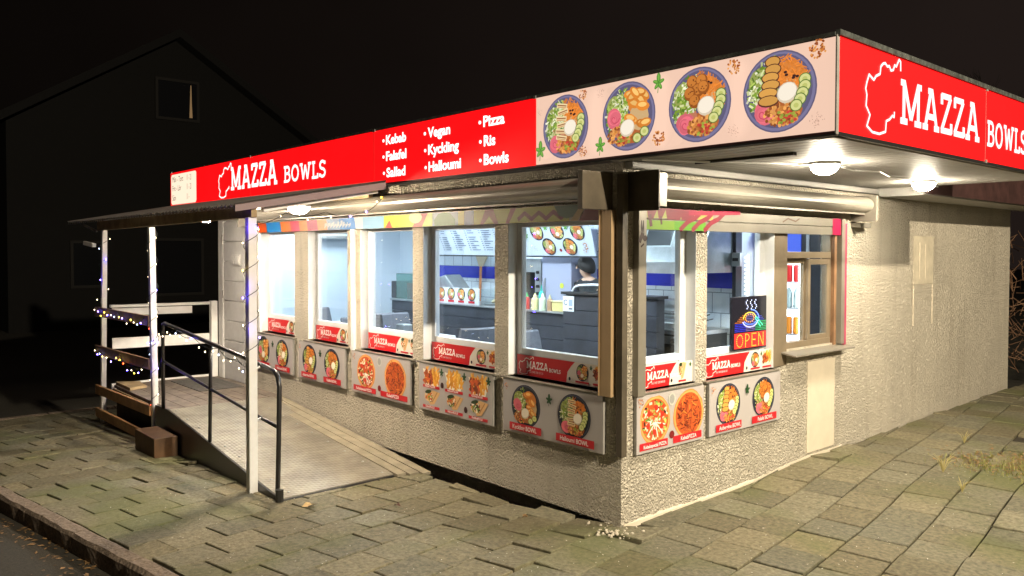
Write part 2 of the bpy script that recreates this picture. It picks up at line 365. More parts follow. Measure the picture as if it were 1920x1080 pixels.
def fries(A, cx, cy, w, h, seed, meat=True):
    rnd = random.Random(seed)
    A.poly([(cx - w * .5, cy + h * .45), (cx - w * .3, cy - h * .5), (cx + w * .36, cy - h * .5), (cx + w * .55, cy + h * .3)], sr(236, 230, 214))
    for _ in range(46):
        A.quad(cx + rnd.uniform(-.36, .42) * w, cy + rnd.uniform(-.32, .45) * h, w * .32, w * .07, rnd.uniform(.6, 2.2), vary(rnd.choice([sr(232, 166, 56), sr(244, 190, 84), sr(214, 140, 44)]), rnd, .15))
    if meat:
        for _ in range(34):
            A.quad(cx + rnd.uniform(-.4, .05) * w, cy + rnd.uniform(-.36, .3) * h, w * .2, w * .08, rnd.uniform(0, 3), vary(rnd.choice([sr(170, 84, 44), sr(206, 90, 44), sr(120, 54, 30)]), rnd, .2))
def wrap(A, cx, cy, w, h, seed):
    rnd = random.Random(seed)
    A.poly([(cx - w * .42, cy + h * .3), (cx - w * .1, cy - h * .5), (cx + w * .14, cy - h * .42), (cx + w * .5, cy + h * .42), (cx + w * .05, cy + h * .5)], sr(214, 170, 116))
    A.stroke([(cx + w * .02, cy - h * .3), (cx + w * .32, cy + h * .42)], w * .04, sr(176, 126, 76), False)
    A.ell(cx - w * .18, cy + h * .08, w * .27, h * .36, sr(226, 190, 140), 14, .3)
    for _ in range(44):
        a, d = rnd.uniform(0, 6.3), rnd.random() ** .5
        A.quad(cx - w * .18 + math.cos(a) * d * w * .22, cy + h * .06 + math.sin(a) * d * h * .32, w * .14, w * .06, rnd.uniform(0, 3), vary(rnd.choice([sr(110, 140, 50), sr(190, 70, 44), sr(206, 130, 60), sr(60, 70, 34), sr(230, 220, 196)]), rnd))
    A.ell(cx - w * .22, cy + h * .36, w * .2, h * .12, sr(40, 60, 26), 12, .2)

_dg = None
def text(s, m_, parent, o, ud, vd, size, name='lettering', sx=1.0, bold=0.0, align='LEFT', shear=0, ext=0, fit=0):
    cu = bpy.data.curves.new(name, 'FONT'); cu.body = s; cu.size = size; cu.offset = bold; cu.align_x = align; cu.shear = shear; cu.extrude = ext
    cu.resolution_u = 3
    t = bpy.data.objects.new(name, cu); S.collection.objects.link(t)
    bpy.context.view_layer.update()
    me = bpy.data.meshes.new_from_object(t.evaluated_get(bpy.context.evaluated_depsgraph_get()))
    S.collection.objects.unlink(t); bpy.data.objects.remove(t)
    if fit:
        xs_ = [v.co.x for v in me.vertices]; sx = fit / (max(xs_) - min(xs_)); me.transform(Matrix.Translation((-min(xs_), 0, 0)))
    ud, vd = Vector(ud), Vector(vd); nd = ud.cross(vd)
    mw = Matrix(((*(ud * sx),), (*vd,), (*nd,))).transposed().to_4x4(); mw.translation = Vector(o)
    ob = bpy.data.objects.new(name, me); me.materials.clear(); me.materials.append(m_)
    link(ob, parent)
    me.transform(Matrix.Translation(-ORG[ob]) @ mw)
    return ob
ZU = (0, 0, 1)
# ------------------------------------------------------------------ ground
def ss(a, b, x):
    t = max(0, min(1, (x - a) / (b - a))); return t * t * (3 - 2 * t)
def gz(x, y):
    z = .04 * max(-9, min(x, 0))
    if x > -1: z += (ss(1.2, 2.5, y) * .062 + ss(3, 7, y) * .04)
    return z
def kerb_y(x): return -2.27 + .112 * x
def sheet(name, xs, ys, zf, m_, keep=lambda x, y: True):
    V = MB(); n = len(ys)
    for x in xs:
        for y in ys: V.v.append(Vector((x, y, zf(x, y))))
    for i in range(len(xs) - 1):
        for j in range(n - 1):
            if keep((xs[i] + xs[i + 1]) / 2, (ys[j] + ys[j + 1]) / 2):
                V.f.append([i * n + j, (i + 1) * n + j, (i + 1) * n + j + 1, i * n + j + 1])
    o = V.build(name, m_); o['kind'] = 'structure'; return o
M_ground = mat('dark_ground', (.03, .026, .018), rough=1, col2=(.055, .05, .03), vs=3, bump=.5, bs=9, bd=.03)
sheet('ground', [-120, -60, -30, -20, -12, -9, -7, -5, -3, -1, 0, 1, 2, 3, 5, 8, 12, 20, 40, 90], [-40, -20, -10, -6, -4, -2, 0, 1.2, 2, 2.5, 3, 5, 7, 10, 20, 40, 120],
      lambda x, y: gz(x, y) - .17, M_ground)
M_asph = mat('asphalt', (.034, .029, .020), rough=.92, var=.35, vs=60, bump=.5, bs=120, bd=.004)
V = MB()
xs = [-60, -30, -15, -9, -7, -5, -3, -1, 0, 2, 5, 12]
for x in xs: V.v += [Vector((x, kerb_y(x) - .1, gz(x, -2) - .125)), Vector((x, kerb_y(x) - 9, gz(x, -2) - .125))]
V.f = [[2 * i, 2 * i + 1, 2 * i + 3, 2 * i + 2] for i in range(len(xs) - 1)]
tag(V.build('road', M_asph), kind='structure')
V = MB()
V.add([(-8.45, -3.2, -.46), (-60, -3.2, -.46), (-60, 30, -.46), (-8.45, 30, -.46)], [(0, 1, 2, 3)])
tag(V.build('side_road', M_asph), kind='structure')
# paving slabs
def pave_mat():
    M = mat('concrete_slab', (.165, .150, .10), rough=.82, var=.34, vs=34, detail=12, spec=.3)
    n = M.node_tree; p = n.nodes['Principled BSDF']
    old = p.inputs['Base Color'].links[0].from_socket
    a = n.nodes.new('ShaderNodeAttribute'); a.attribute_name = 'Col'
    mx = n.nodes.new('ShaderNodeMix'); mx.data_type = 'RGBA'; mx.blend_type = 'MULTIPLY'; mx.inputs[0].default_value = 1
    n.links.new(old, mx.inputs[6]); n.links.new(a.outputs['Color'], mx.inputs[7])
    t = n.nodes.new('ShaderNodeTexCoord'); q = n.nodes.new('ShaderNodeTexNoise'); q.inputs['Scale'].default_value = 1.1; q.inputs['Detail'].default_value = 5
    n.links.new(t.outputs['Object'], q.inputs['Vector'])
    rp = n.nodes.new('ShaderNodeMapRange'); rp.inputs['From Min'].default_value = .5; rp.inputs['From Max'].default_value = .66; rp.inputs['To Max'].default_value = .6
    n.links.new(q.outputs['Fac'], rp.inputs['Value'])
    m2 = n.nodes.new('ShaderNodeMix'); m2.data_type = 'RGBA'; m2.inputs[7].default_value = (.10, .115, .035, 1)
    n.links.new(rp.outputs['Result'], m2.inputs[0]); n.links.new(mx.outputs[2], m2.inputs[6])
    # pale specks and gum spots
    w = n.nodes.new('ShaderNodeTexVoronoi'); w.inputs['Scale'].default_value = 9
    n.links.new(t.outputs['Object'], w.inputs['Vector'])
    r3 = n.nodes.new('ShaderNodeMapRange'); r3.inputs['From Min'].default_value = .10; r3.inputs['From Max'].default_value = .07; r3.inputs['To Max'].default_value = .35
    n.links.new(w.outputs['Distance'], r3.inputs['Value'])
    m3 = n.nodes.new('ShaderNodeMix'); m3.data_type = 'RGBA'; m3.inputs[7].default_value = (.07, .06, .045, 1)
    n.links.new(r3.outputs['Result'], m3.inputs[0]); n.links.new(m2.outputs[2], m3.inputs[6]); n.links.new(m3.outputs[2], p.inputs['Base Color'])
    b = n.nodes.new('ShaderNodeTexNoise'); b.inputs['Scale'].default_value = 95; b.inputs['Detail'].default_value = 6
    b2 = n.nodes.new('ShaderNodeTexNoise'); b2.inputs['Scale'].default_value = 14; b2.inputs['Detail'].default_value = 3
    n.links.new(t.outputs['Object'], b.inputs['Vector']); n.links.new(t.outputs['Object'], b2.inputs['Vector'])
    sm = n.nodes.new('ShaderNodeMath'); sm.operation = 'MULTIPLY_ADD'; sm.inputs[1].default_value = .5
    n.links.new(b.outputs['Fac'], sm.inputs[0]); n.links.new(b2.outputs['Fac'], sm.inputs[2])
    bn = n.nodes.new('ShaderNodeBump'); bn.inputs['Strength'].default_value = .8; bn.inputs['Distance'].default_value = .010
    n.links.new(sm.outputs[0], bn.inputs['Height']); n.links.new(bn.outputs['Normal'], p.inputs['Normal'])
    return M
def paving():
    rnd = random.Random(7); ang = R_(7.6); c, s = math.cos(ang), math.sin(ang)
    V, F, C = [], [], []
    W_, H_ = .315, .34
    for i in range(-32, 24):
        for j in range(-16, 34):
            x0 = .255 + i * W_; y0 = -.315 + j * H_ + (H_ / 2 if i % 2 else 0)
            g = rnd.uniform(.0035, .008); q = [(x0 + g, y0 + g), (x0 + W_ - g, y0 + g), (x0 + W_ - g, y0 + H_ - g), (x0 + g, y0 + H_ - g)]
            cx, cy = x0 + W_ / 2, y0 + H_ / 2; X, Y = c * cx - s * cy, s * cx + c * cy
            if X < -8.35 or X > 5.2 or Y > 9.5: continue
            cs_ = [(c * a_ - s * d_, s * a_ + c * d_) for a_, d_ in q]
            if max(b_ - kerb_y(a_) for a_, b_ in cs_) < .05: continue
            if Y > .05 and max(a_ for a_, b_ in cs_) < .02: continue
            if X < 0 and Y <= .05 and min(s * a_ + c * d_ for a_, d_ in q) > -.12: continue
            rough = 1 + 1.9 * ss(2.4, 3.8, Y) * ss(.6, 1.2, X) + (1.0 if (-1.6 < X < .1 and Y > -1.2) else 0) + (1.5 if rnd.random() < .06 else 0)
            if Y > 3.4 and X > 1 and rnd.random() < .12: continue
            tx, ty, tz = rnd.gauss(0, .008) * rough, rnd.gauss(0, .008) * rough, rnd.uniform(-.003, .003) * rough
            yaw_ = rnd.gauss(0, .005) * rough
            col = rnd.uniform(.80, 1.16); tint = rnd.uniform(-.03, .05); colr = (col * (1 + tint), col, col * (1 - tint * 1.6), 1)
            b = len(V); rows = []
            for (ins, dz) in ((0, -.06), (0, -.004), (.005, 0)):
                for (a, d) in q:
                    a2 = cx + (a - cx) * (1 - ins / (W_ / 2)); d2 = cy + (d - cy) * (1 - ins / (H_ / 2))
                    a3 = cx + (a2 - cx) * math.cos(yaw_) - (d2 - cy) * math.sin(yaw_); d3 = cy + (a2 - cx) * math.sin(yaw_) + (d2 - cy) * math.cos(yaw_)
                    x = c * a3 - s * d3; y = s * a3 + c * d3
                    z = gz(x, y) + dz + tx * (a2 - cx) / .17 * .35 + ty * (d2 - cy) / .17 * .35 + tz
                    y = max(y, kerb_y(x) + .008)
                    if Y > .05: x = max(x, .012)
                    elif x < 0: y = min(y, -.08 + .08 * ss(-1.3, 0, x))
                    V.append((x, y, z))
            for k in range(4):
                F.append((b + k, b + (k + 1) % 4, b + 4 + (k + 1) % 4, b + 4 + k)); F.append((b + 4 + k, b + 4 + (k + 1) % 4, b + 8 + (k + 1) % 4, b + 8 + k))
            F.append((b + 8, b + 9, b + 10, b + 11)); C += [colr] * 12
    me = bpy.data.meshes.new('pavement'); me.from_pydata(V, [], F); o = bpy.data.objects.new('pavement', me); link(o)
    ca = me.color_attributes.new('Col', 'FLOAT_COLOR', 'POINT')
    for i, c_ in enumerate(C): ca.data[i].color = c_
    me.materials.append(pave_mat()); o['kind'] = 'structure'
paving()
M_joint = mat('joint_sand', (.03, .024, .014), rough=1, var=.4, vs=20, bump=.4, bs=60)
V = MB(); xs = [-8.4, -7, -5, -3, -2, -1, -.3]
for x in xs: V.v += [Vector((x, kerb_y(x) + .01, gz(x, 0) - .024)), Vector((x, -.11, gz(x, 0) - .024))]
V.f = [[2 * i, 2 * i + 1, 2 * i + 3, 2 * i + 2] for i in range(len(xs) - 1)]
n0 = len(V.v); xs = [-.3, 0.0, .8, 1.5, 2.5, 5.3]; ys = [-2.3, -1, -.11, .0, 1.2, 1.6, 2, 2.5, 3, 4, 5, 6, 7, 9.6]
for x in xs:
    for y in ys: V.v.append(Vector((x, y, gz(x if x else .001, y) - .024)))
for i in range(len(xs) - 1):
    for j in range(len(ys) - 1):
        if i == 0 and j >= 2: continue
        n = len(ys); V.f.append([n0 + i * n + j, n0 + (i + 1) * n + j, n0 + (i + 1) * n + j + 1, n0 + i * n + j + 1])
tag(V.build('paving_bed', M_joint), kind='structure')
# kerb stones
M_kerb = mat('granite_kerb', (.25, .19, .14), rough=.9, col2=(.12, .09, .065), vs=38, bump=.9, bs=34, bd=.014)
def kerbs():
    rnd = random.Random(3); K = MB(); x = -8.9
    while x < 5:
        l = rnd.uniform(.75, 1.15); a, b = x + .006, x + l - .006; n = 7; base = len(K.v)
        for k in range(n):
            xx = a + (b - a) * k / (n - 1); y = kerb_y(xx); z = gz(xx, -2)
            j = [rnd.uniform(-.006, .006) for _ in range(5)]
            K.v += [Vector((xx, y + .005, z - .2)), Vector((xx, y + .002 + j[0], z - .004)), Vector((xx, y - .012 + j[1], z + .006 + j[3] * .5)), Vector((xx, y - .095 + j[2] * 1.5, z + .003 + j[4] * .6)), Vector((xx, y - .115 + j[2], z - .02)), Vector((xx, y - .118, z - .2))]
        for k in range(n - 1):
            for q in range(5): K.f.append([base + k * 6 + q, base + (k + 1) * 6 + q, base + (k + 1) * 6 + q + 1, base + k * 6 + q + 1])
        K.f.append([base + q for q in range(6)]); K.f.append([base + (n - 1) * 6 + q for q in range(6)][::-1])
        x += l
    tag(K.build('kerb', M_kerb), kind='structure')
    K = MB()
    for k in range(12):
        y0 = -3.2 + k * .8; K.box(-8.5, -8.38, y0 + .006, y0 + .79, -.55, -.33)
    tag(K.build('edge_kerb', M_kerb, bevel=.01), kind='structure')
kerbs()

# ------------------------------------------------------------------ the kiosk
K = thing('kiosk', 'cream stucco takeaway kiosk with lit windows and a flat overhanging roof', 'kiosk')
ZF = .17                                          # inside floor
# left facade openings (x ranges), sill .86, head 2.02
OPL = [(-5.47, -4.635), (-4.33, -3.51), (-3.27, -2.39), (-2.237, -1.282), (-1.127, -.17)]
w = MB()
w.box(-5.93, -.1405, 0, .14, 0, .862); w.box(-5.93, -.1405, 0, .14, 2.02, 2.385)
prev = -5.93
for a, b in OPL + [(-.1405, -.1405)]:
    if a - prev > .01: w.box(prev, a, 0, .14, .862, 2.02)
    prev = b
w.build('wall', M_stucco, K)
OPR = [(.18, .80), (.93, 1.84), (2.02, 2.84)]
w = MB()
w.box(-.14, 0, 0, 7.3, 2.02, 2.385); w.box(-.14, 0, 0, 1.95, -.12, .862); w.box(-.14, 0, 2.045, 2.92, -.12, 1.0); w.box(-.14, -.03, 1.95, 2.045, -.12, 1.0); w.box(-.03, 0, 1.95, 2.045, -.12, .87); w.box(-.14, 0, 2.92, 7.3, -.12, 2.02)
w.box(-.14, 0, 0, .18, .862, 2.02); w.box(-.14, 0, .80, .93, .862, 2.02);  w.box(-.14, 0, 2.84, 2.92, 1.0, 2.02)
w.build('wall', M_stucco, K)
w = MB(); w.box(-6.9, -.14, 7.16, 7.3, -.2, 2.385); w.box(-6.9, -6.761, .14, 7.16, -.35, 2.385); w.box(-5.93, -.14, .2, .3, -.4, -.003)
w.build('wall', M_stucco, K)
# mortar skim along the foot of the right wall
w = MB(); nseg = 110
for k in range(nseg):
    P_ = []
    for y0 in (.03 + k * .027, .03 + (k + 1) * .027):
        q_ = noise.noise(Vector((y0 * 3.1, 1.7, 0))) + .5 * noise.noise(Vector((y0 * 11, 5.2, 0)))
        fd = max(.15, 1 - y0 / 3.0) * ss(0, .35, y0); d = max(.004, (.022 + .03 * q_) * fd); h = max(.008, (.03 + .045 * q_) * fd); g0 = gz(.01, y0)
        P_.append([(.0006, y0, g0 - .04), (d, y0, g0 - .04), (d * .8, y0, g0 + h * .35), (d * .3 + .002, y0, g0 + h * .8), (.0006, y0, g0 + h)])
    w.add(P_[0] + P_[1], [(j, j + 1, j + 6, j + 5) for j in range(4)])
w.build('mortar_skim', M_smooth, K)
# door bay
w = MB(); w.box(-6.76, -6.64, 0, .14, -.3, 2.385); w.box(-6.64, -6.615, .003, .14, ZF, 2.17); w.box(-6.63, -5.93, 0, .14, 2.17, 2.385); w.box(-5.99, -5.93, 0.003, .14, ZF, 2.17)
w.build('wall', M_white, K)
d = MB()
for k in range(8): d.box(-6.62, -5.99, .012, .05, ZF + .02 + k * .247, ZF + .02 + k * .247 + .238)
d.box(-6.625, -5.985, .05, .08, ZF + .01, 2.168)
door = d.build('door', M_white, K, bevel=.004)
for z_ in (.5, 1.2, 1.9): MB().tube([(-6.62, .0, z_), (-6.62, .0, z_ + .1)], .008).build('hinge', M_grey, door)
w = MB(); w.box(-6.31, -6.07, -.012, .012, 1.62, 1.75)
for k in range(3): w.box(-6.29 + k * .075, -6.235 + k * .075, -.022, -.012, 1.635, 1.735)
w.build('number_plate', M_white, door, bevel=.004)
# roof and eaves
w = MB(); w.box(-7.0, 1.49, -.0, 3.5, 2.42, 2.86); w.box(-7.0, .46, 3.5, 7.5, 2.42, 2.80); w.box(-8.1, -7.0, -.02, .1, 2.42, 2.83)
w.build('roof', M_roof, K)
w = MB()
for k in range(33):
    y0 = -.06 + k * .108
    w.box(.004, 1.39, y0, min(y0 + .1, 3.5), 2.383, 2.4)
w.box(-6.9, 0, .14, 7.16, 2.39, 2.41); w.box(.0, 1.49, -.06, 3.5, 2.401, 2.41)
w.box(1.40, 1.478, -.1, 3.5, 2.372, 2.383); w.box(.004, 1.39, -.115, -.061, 2.372, 2.4)
w.build('soffit', M_soffit, K, bevel=.003)
MB().box(.004, .07, .01, 7.4, 2.335, 2.382).build('cornice', M_soffit, K, bevel=.01)
MB().box(.07, .47, 3.52, 7.5, 2.31, 2.40).build('eave', M_soffit, K)
MB().box(.47, .50, 3.52, 7.5, 2.32, 2.66).build('eave_board', mat('oxblood_board', (.05, .022, .02), rough=.6, var=.3, vs=9), K)
MB().box(.30, .99, .36, .40, 2.365, 2.384).build('dark_slot', M_black, K)  # black bar stands in for the dark of a slot in the soffit
MB().tube([(.20, -.05, 2.372), (.35, .25, 2.37), (.52, .55, 2.374), (.72, .9, 2.372), (.84, .92, 2.37)], .006, 6).tube([(.86, 1.14, 2.372), (.8, 1.5, 2.366), (.85, 1.8, 2.372), (.74, 2.2, 2.368), (.78, 2.5, 2.372), (.72, 2.8, 2.37)], .006, 6).tube([(.68, 3.08, 2.372), (.6, 3.48, 2.37)], .006, 6).build('cable', M_white, K)
MB().box(-6.8, 1.49, -.135, -.01, 2.872, 2.892).box(1.49, 1.515, -.13, 3.5, 2.872, 2.9).box(-8.12, -6.8, -.135, -.01, 2.872, 2.89).build('roof_edge', mat('roof_edge_strip', (.05, .055, .05), rough=.6, var=.5, vs=20), K)
# dark strip painting the bare corner's shadow, shutters and guides
MB().box(-.03, .022, -.022, .03, .46, 2.30).build('corner_shade', M_dkmetal_shade, K, bevel=.003)
def shutter_box(axis):
    prof = [(0, 2.145), (.12, 2.145)] + [(.12 + .095 * math.cos(R_(a_)), 2.215 + .07 * math.sin(R_(a_))) for a_ in range(-80, 91, 17)] + [(0, 2.287)]
    b = MB()
    if axis == 'x':
        b.prism([(-p, q) for p, q in prof], -5.50, -.13, 'x'); b.box(-5.5, -.13, -.135, -.12, 2.13, 2.144)
        o = b.build('shutter_box', M_cream, K)
        MB().box(-.13, -.085, -.285, -.0, 2.07, 2.315).build('end_cap', M_dkmetal_shade, o, bevel=.003)
        MB().box(-5.53, -5.50, -.26, -.0, 2.07, 2.3).build('end_cap', M_cream, o, bevel=.003)
    else:
        b.prism(prof, .14, 3.10, 'y'); b.box(.12, .135, .14, 3.1, 2.13, 2.144)
        o = b.build('shutter_box', M_cream, K)
        MB().box(0.0, .255, .045, .06, 2.06, 2.315).build('end_cap', M_dkmetal_shade, o, bevel=.003)
        MB().box(0.0, .25, .06, .14, 2.085, 2.30).build('end_cap', M_cream, o, bevel=.003)
        MB().box(0.0, .24, 3.10, 3.13, 2.07, 2.3).box(0, .10, 3.13, 3.42, 2.12, 2.30).box(.0, .09, 3.12, 3.32, 2.02, 2.06).build('end_cap', M_cream, o, bevel=.003)
shutter_box('x'); shutter_box('y')
sl = MB()
for k in range(2): sl.box(-5.47, -.17, -.032, -.016, 2.005 + k * .06, 2.005 + k * .06 + .057)
shL = sl.build('shutter', M_cream, K, bevel=.003)
sl = MB(); sl.box(.016, .03, .185, 2.86, 1.945, 2.015); sl.box(.018, .032, .185, 2.86, 2.018, 2.09)
shR = sl.build('shutter', M_cream, K, bevel=.003)
# spray paint on the two rolled-up shutters
A = Art(); rnd = random.Random(11)
x = -5.46
cols = [sr(225, 90, 30), sr(90, 140, 200), sr(235, 120, 40), sr(225, 110, 130), sr(235, 140, 60), sr(200, 110, 120), sr(225, 140, 70), sr(150, 170, 200), sr(120, 150, 200), sr(190, 190, 190)]
wd = [.22, .36, .24, .2, .18, .22, .2, .25, .3, .12]
for c_, k in zip(cols, wd):
    A.poly([(x, 0), (x + k * 1.05, 0), (x + k, .11), (x - .03, .11)], c_); x += k
for k in range(26): A.stroke([(-3.9 + k * .02, .02 + (k % 3) * .01), (-3.89 + k * .02, .05 + rnd.random() * .04)], .01, sr(225, 225, 215), False)
A.rect(-3.17, 0, -2.8, .11, sr(150, 175, 200)); A.rect(-2.8, 0, -2.55, .11, sr(165, 190, 110)); A.poly([(-2.78, 0), (-2.66, 0), (-2.71, .07)], sr(190, 30, 30))
A.rect(-2.55, 0, -2.05, .11, sr(180, 195, 110)); A.poly([(-2.35, 0), (-2.2, 0), (-2.12, .11), (-2.22, .11)], sr(170, 60, 50)); A.ell(-2.3, .08, .1, .05, sr(205, 205, 170), 12)
A.rect(-2.05, 0, -1.7, .11, sr(140, 165, 175)); A.poly([(-2.02, 0), (-1.74, 0), (-1.74, .05), (-1.8, .1), (-1.88, .112), (-1.97, .1), (-2.03, .05)], sr(30, 120, 60))
A.rect(-1.7, 0, -.45, .11, sr(176, 172, 110)); A.rect(-1.62, 0, -1.5, .11, sr(150, 160, 190))
A.poly([(-1.42, 0), (-1.38, 0), (-1.31, .06), (-1.25, 0), (-1.2, 0), (-1.26, .11), (-1.36, .11)], sr(130, 30, 40)); A.poly([(-1.12, 0), (-1.08, 0), (-1.0, .11), (-1.06, .11)], sr(140, 60, 50))
A.stroke([(-.98 + k * .075, .025 + (k % 2) * .045) for k in range(8)], .03, sr(120, 24, 40))
A.poly([(-.6, .11), (-.55, .04), (-.48, .02), (-.4, .03), (-.34, .11)], sr(36, 76, 40)); A.poly([(-.36, 0), (-.17, 0), (-.17, .11), (-.28, .11)], sr(120, 14, 24))
A.poly([(-.44, 0), (-.37, 0), (-.29, .11), (-.34, .11)], sr(190, 170, 140))
A.build('graffiti', M_paint, shL, (0, -.0335, 2.007), (1, 0, 0), ZU)
# left face is seen from -y, so the print goes on the front
A = Art()
A.rect(.185, .0, .86, .062, sr(110, 190, 30)); A.rect(.2, .001, .5, .06, sr(150, 200, 50))
A.rect(.185, .078, .95, .14, sr(196, 200, 140))
for (a, b) in ((.22, .27), (.33, .36), (.42, .56), (.58, .7)):
    A.poly([(a, .07), (b, .07), (b + .05, .145), (a - .02, .145)], sr(150, 40, 66))
for q in (.62, .76, .9): A.stroke([(q - .06, .0), (q + .03, .06), (q + .12, .09), (q + .2, .14)], .035, sr(160, 30, 60))
A.stroke([(.66, .12), (1.3, .142)], .03, sr(190, 90, 110), False)
A.stroke([(.25, .02), (.235, .1)], .03, sr(110, 30, 50)); A.stroke([(.36, .035), (.35, .09)], .02, sr(90, 34, 40))
A.rect(2.72, .0, 2.90, .14, sr(196, 84, 110)); A.stroke([(1.9, .09), (1.98, .12), (2.1, .1), (2.16, .125)], .012, sr(120, 90, 70))
A.build('graffiti', M_paint, shR, (.0335, 0, 1.947), (0, 1, 0), ZU)
# guides
MB().box(-.165, -.055, -.045, 0, .845, 2.07).box(-.165, -.155, -.05, -.045, .845, 2.07).build('shutter_guide', mat('tan_guide', (.42, .29, .16), rough=.5, metal=.2, var=.08, vs=4), K, bevel=.003)
gd = MB().box(0, .05, .105, .185, .845, 2.09).build('shutter_guide', M_cream, K, bevel=.003)
A = Art(); A.stroke([(.02, .1), (.025, .2), (.035, .12), (.045, .2), (.05, .1)], .009, sr(50, 34, 24)); A.stroke([(.005, .06), (.03, .11), (.06, .08), (.075, .1)], .03, sr(60, 36, 30)); A.stroke([(.02, .03), (.05, .05)], .012, sr(60, 36, 30))
A.build('graffiti', M_paint, gd, (.0508, .105, 1.8), (0, 1, 0), ZU)
MB().box(0, .05, 2.86, 2.92, .99, 2.09).build('shutter_guide', M_cream, K, bevel=.003)
MB().box(0, .042, 2.925, 2.965, .93, 2.05).build('shutter_guide', M_magenta, K)
for x in (-5.49, -3.385, ): MB().box(x - .015, x + .04, -.03, 0, .845, 2.09).build('shutter_guide', M_pvc, K, bevel=.003)

def window_x(a, b, n):
    g = B(a + .05, b - .05, .108, .114, 1.065, 2.0); o = g.build('window', M_glass, K)
    fr = MB(); y0, y1 = .088, .138
    fr.box(a, a + .055, y0, y1, .862, 2.02); fr.box(b - .055, b, y0, y1, .862, 2.02); fr.box(a + .055, b - .055, y0, y1, 1.98, 2.02); fr.box(a + .055, b - .055, y0, y1, 1.02, 1.07); fr.box(a + .055, b - .055, y0, y1, .862, .9); fr.box(a + .055, b - .055, y0 + .012, y1, .9, 1.02)
    fr.build('window_frame', M_pvc, o, bevel=.004)
    MB().box(a + .0005, a + .004, .002, .088, .87, 2.018).build('reveal', M_pvc, o)
    MB().box(a - .045, b + .045, -.036, .088, .848, .862).build('sill', M_cream, o, bevel=.003)
def window_y(a, b, n):
    g = B(-.114, -.108, a + .05, b - .05, 1.065, 1.98); o = g.build('window', M_glass, K)
    fr = MB(); x0, x1 = -.138, -.088
    fr.box(x0, x1, a, a + .055, .862, 2.02); fr.box(x0, x1, b - .07, b, .862, 2.02); fr.box(x0, x1, a + .055, b - .07, 1.98, 2.02); fr.box(x0, x1, a + .055, b - .07, 1.02, 1.07); fr.box(x0, x1, a + .055, b - .07, .862, .9); fr.box(x0, x1 - .012, a + .055, b - .07, .9, 1.02)
    fr.build('window_frame', M_pvc, o, bevel=.004)
    MB().box(-.088, -.002, b - .004, b - .0005, .87, 2.018).build('reveal', M_pvc, o)
    MB().box(-.088, .036, a - .045, b + (.03 if n else .03), .848, .862).build('sill', M_cream, o, bevel=.003)
for i, (a, b) in enumerate(OPL): window_x(a, b, i)
for i, (a, b) in enumerate(OPR[:2]): window_y(a, b, i)
# serving hatch
g = MB().box(-.065, -.06, 2.06, 2.80, 1.80, 1.98).box(-.075, -.07, 2.06, 2.42, 1.07, 1.70).box(-.045, -.04, 2.44, 2.76, 1.08, 1.69)
hs = g.build('serving_hatch', M_glass, K)
fr = MB(); fr.box(-.138, -.004, 1.842, 2.045, .872, 2.018); fr.box(-.1, -.02, 2.045, 2.84, 1.745, 1.80); fr.box(-.1, -.02, 2.045, 2.84, 1.0, 1.05)
fr.box(-.09, -.055, 2.045, 2.08, 1.05, 1.745); fr.box(-.09, -.055, 2.40, 2.45, 1.05, 1.745); fr.box(-.09, -.055, 2.08, 2.40, 1.70, 1.745)
fr.box(-.054, -.025, 2.42, 2.46, 1.05, 1.74); fr.box(-.054, -.025, 2.74, 2.79, 1.05, 1.74); fr.box(-.054, -.025, 2.46, 2.74, 1.69, 1.74); fr.box(-.054, -.025, 2.46, 2.74, 1.05, 1.09)
fr.box(-.1, -.02, 2.79, 2.84, 1.05, 2.0); fr.box(-.1, -.02, 2.045, 2.79, 1.98, 2.0)
fr.build('hatch_frame', M_bronze, hs, bevel=.003)
MB().box(-.02, .012, 2.80, 2.84, .98, 2.0).build('wooden_jamb', mat('brown_jamb', (.22, .12, .06), rough=.6, var=.25), hs)
MB().prism([(-.03, .99), (.125, .966), (.128, .954), (.12, .952), (-.03, .975)], 1.96, 2.97, 'y').build('ledge', M_cream, hs, bevel=.002)
MB().box(.0, .006, 2.37, 2.84, .095, .87).build('wall_patch', M_smooth, K)
MB().box(.0, .004, 4.46, 4.95, 1.47, 1.96).build('wall_patch', mat('grey_patch', (.47, .42, .32), rough=.85, var=.12, vs=8, bump=.3, bs=30), K)
MB().box(.0045, .009, 4.60, 4.61, 1.52, 1.9).box(.0045, .009, 4.74, 4.75, 1.53, 1.88).box(.001, .008, 4.46, 4.475, 1.05, 1.46).box(.001, .008, 4.93, 4.945, 1.05, 1.46).build('scratch_marks', M_smooth, K)

# ------------------------------------------------------------------ inside
M_tile = None
def tilemat():
    M = mat('white_tiles', (.55, .62, .7), rough=.22); n = M.node_tree; p = n.nodes['Principled BSDF']
    t = n.nodes.new('ShaderNodeTexCoord'); mp = n.nodes.new('ShaderNodeMapping'); mp.inputs['Rotation'].default_value = (R_(90), 0, 0)
    b = n.nodes.new('ShaderNodeTexBrick'); b.offset = .5
    b.inputs['Scale'].default_value = 1; b.inputs['Brick Width'].default_value = .2; b.inputs['Row Height'].default_value = .2; b.inputs['Mortar Size'].default_value = .0045
    b.inputs['Color1'].default_value = (.55, .63, .70, 1); b.inputs['Color2'].default_value = (.60, .67, .73, 1); b.inputs['Mortar'].default_value = (.22, .25, .29, 1)
    n.links.new(t.outputs['Object'], mp.inputs['Vector']); n.links.new(mp.outputs[0], b.inputs['Vector']); n.links.new(b.outputs['Color'], p.inputs['Base Color'])
    return M
w = MB(); w.box(-6.76, -.141, .141, 2.75, ZF - .03, ZF); w.box(-1.0, -.141, 2.75, 5.0, ZF - .03, ZF); w.build('interior_floor', M_ifloor, K)
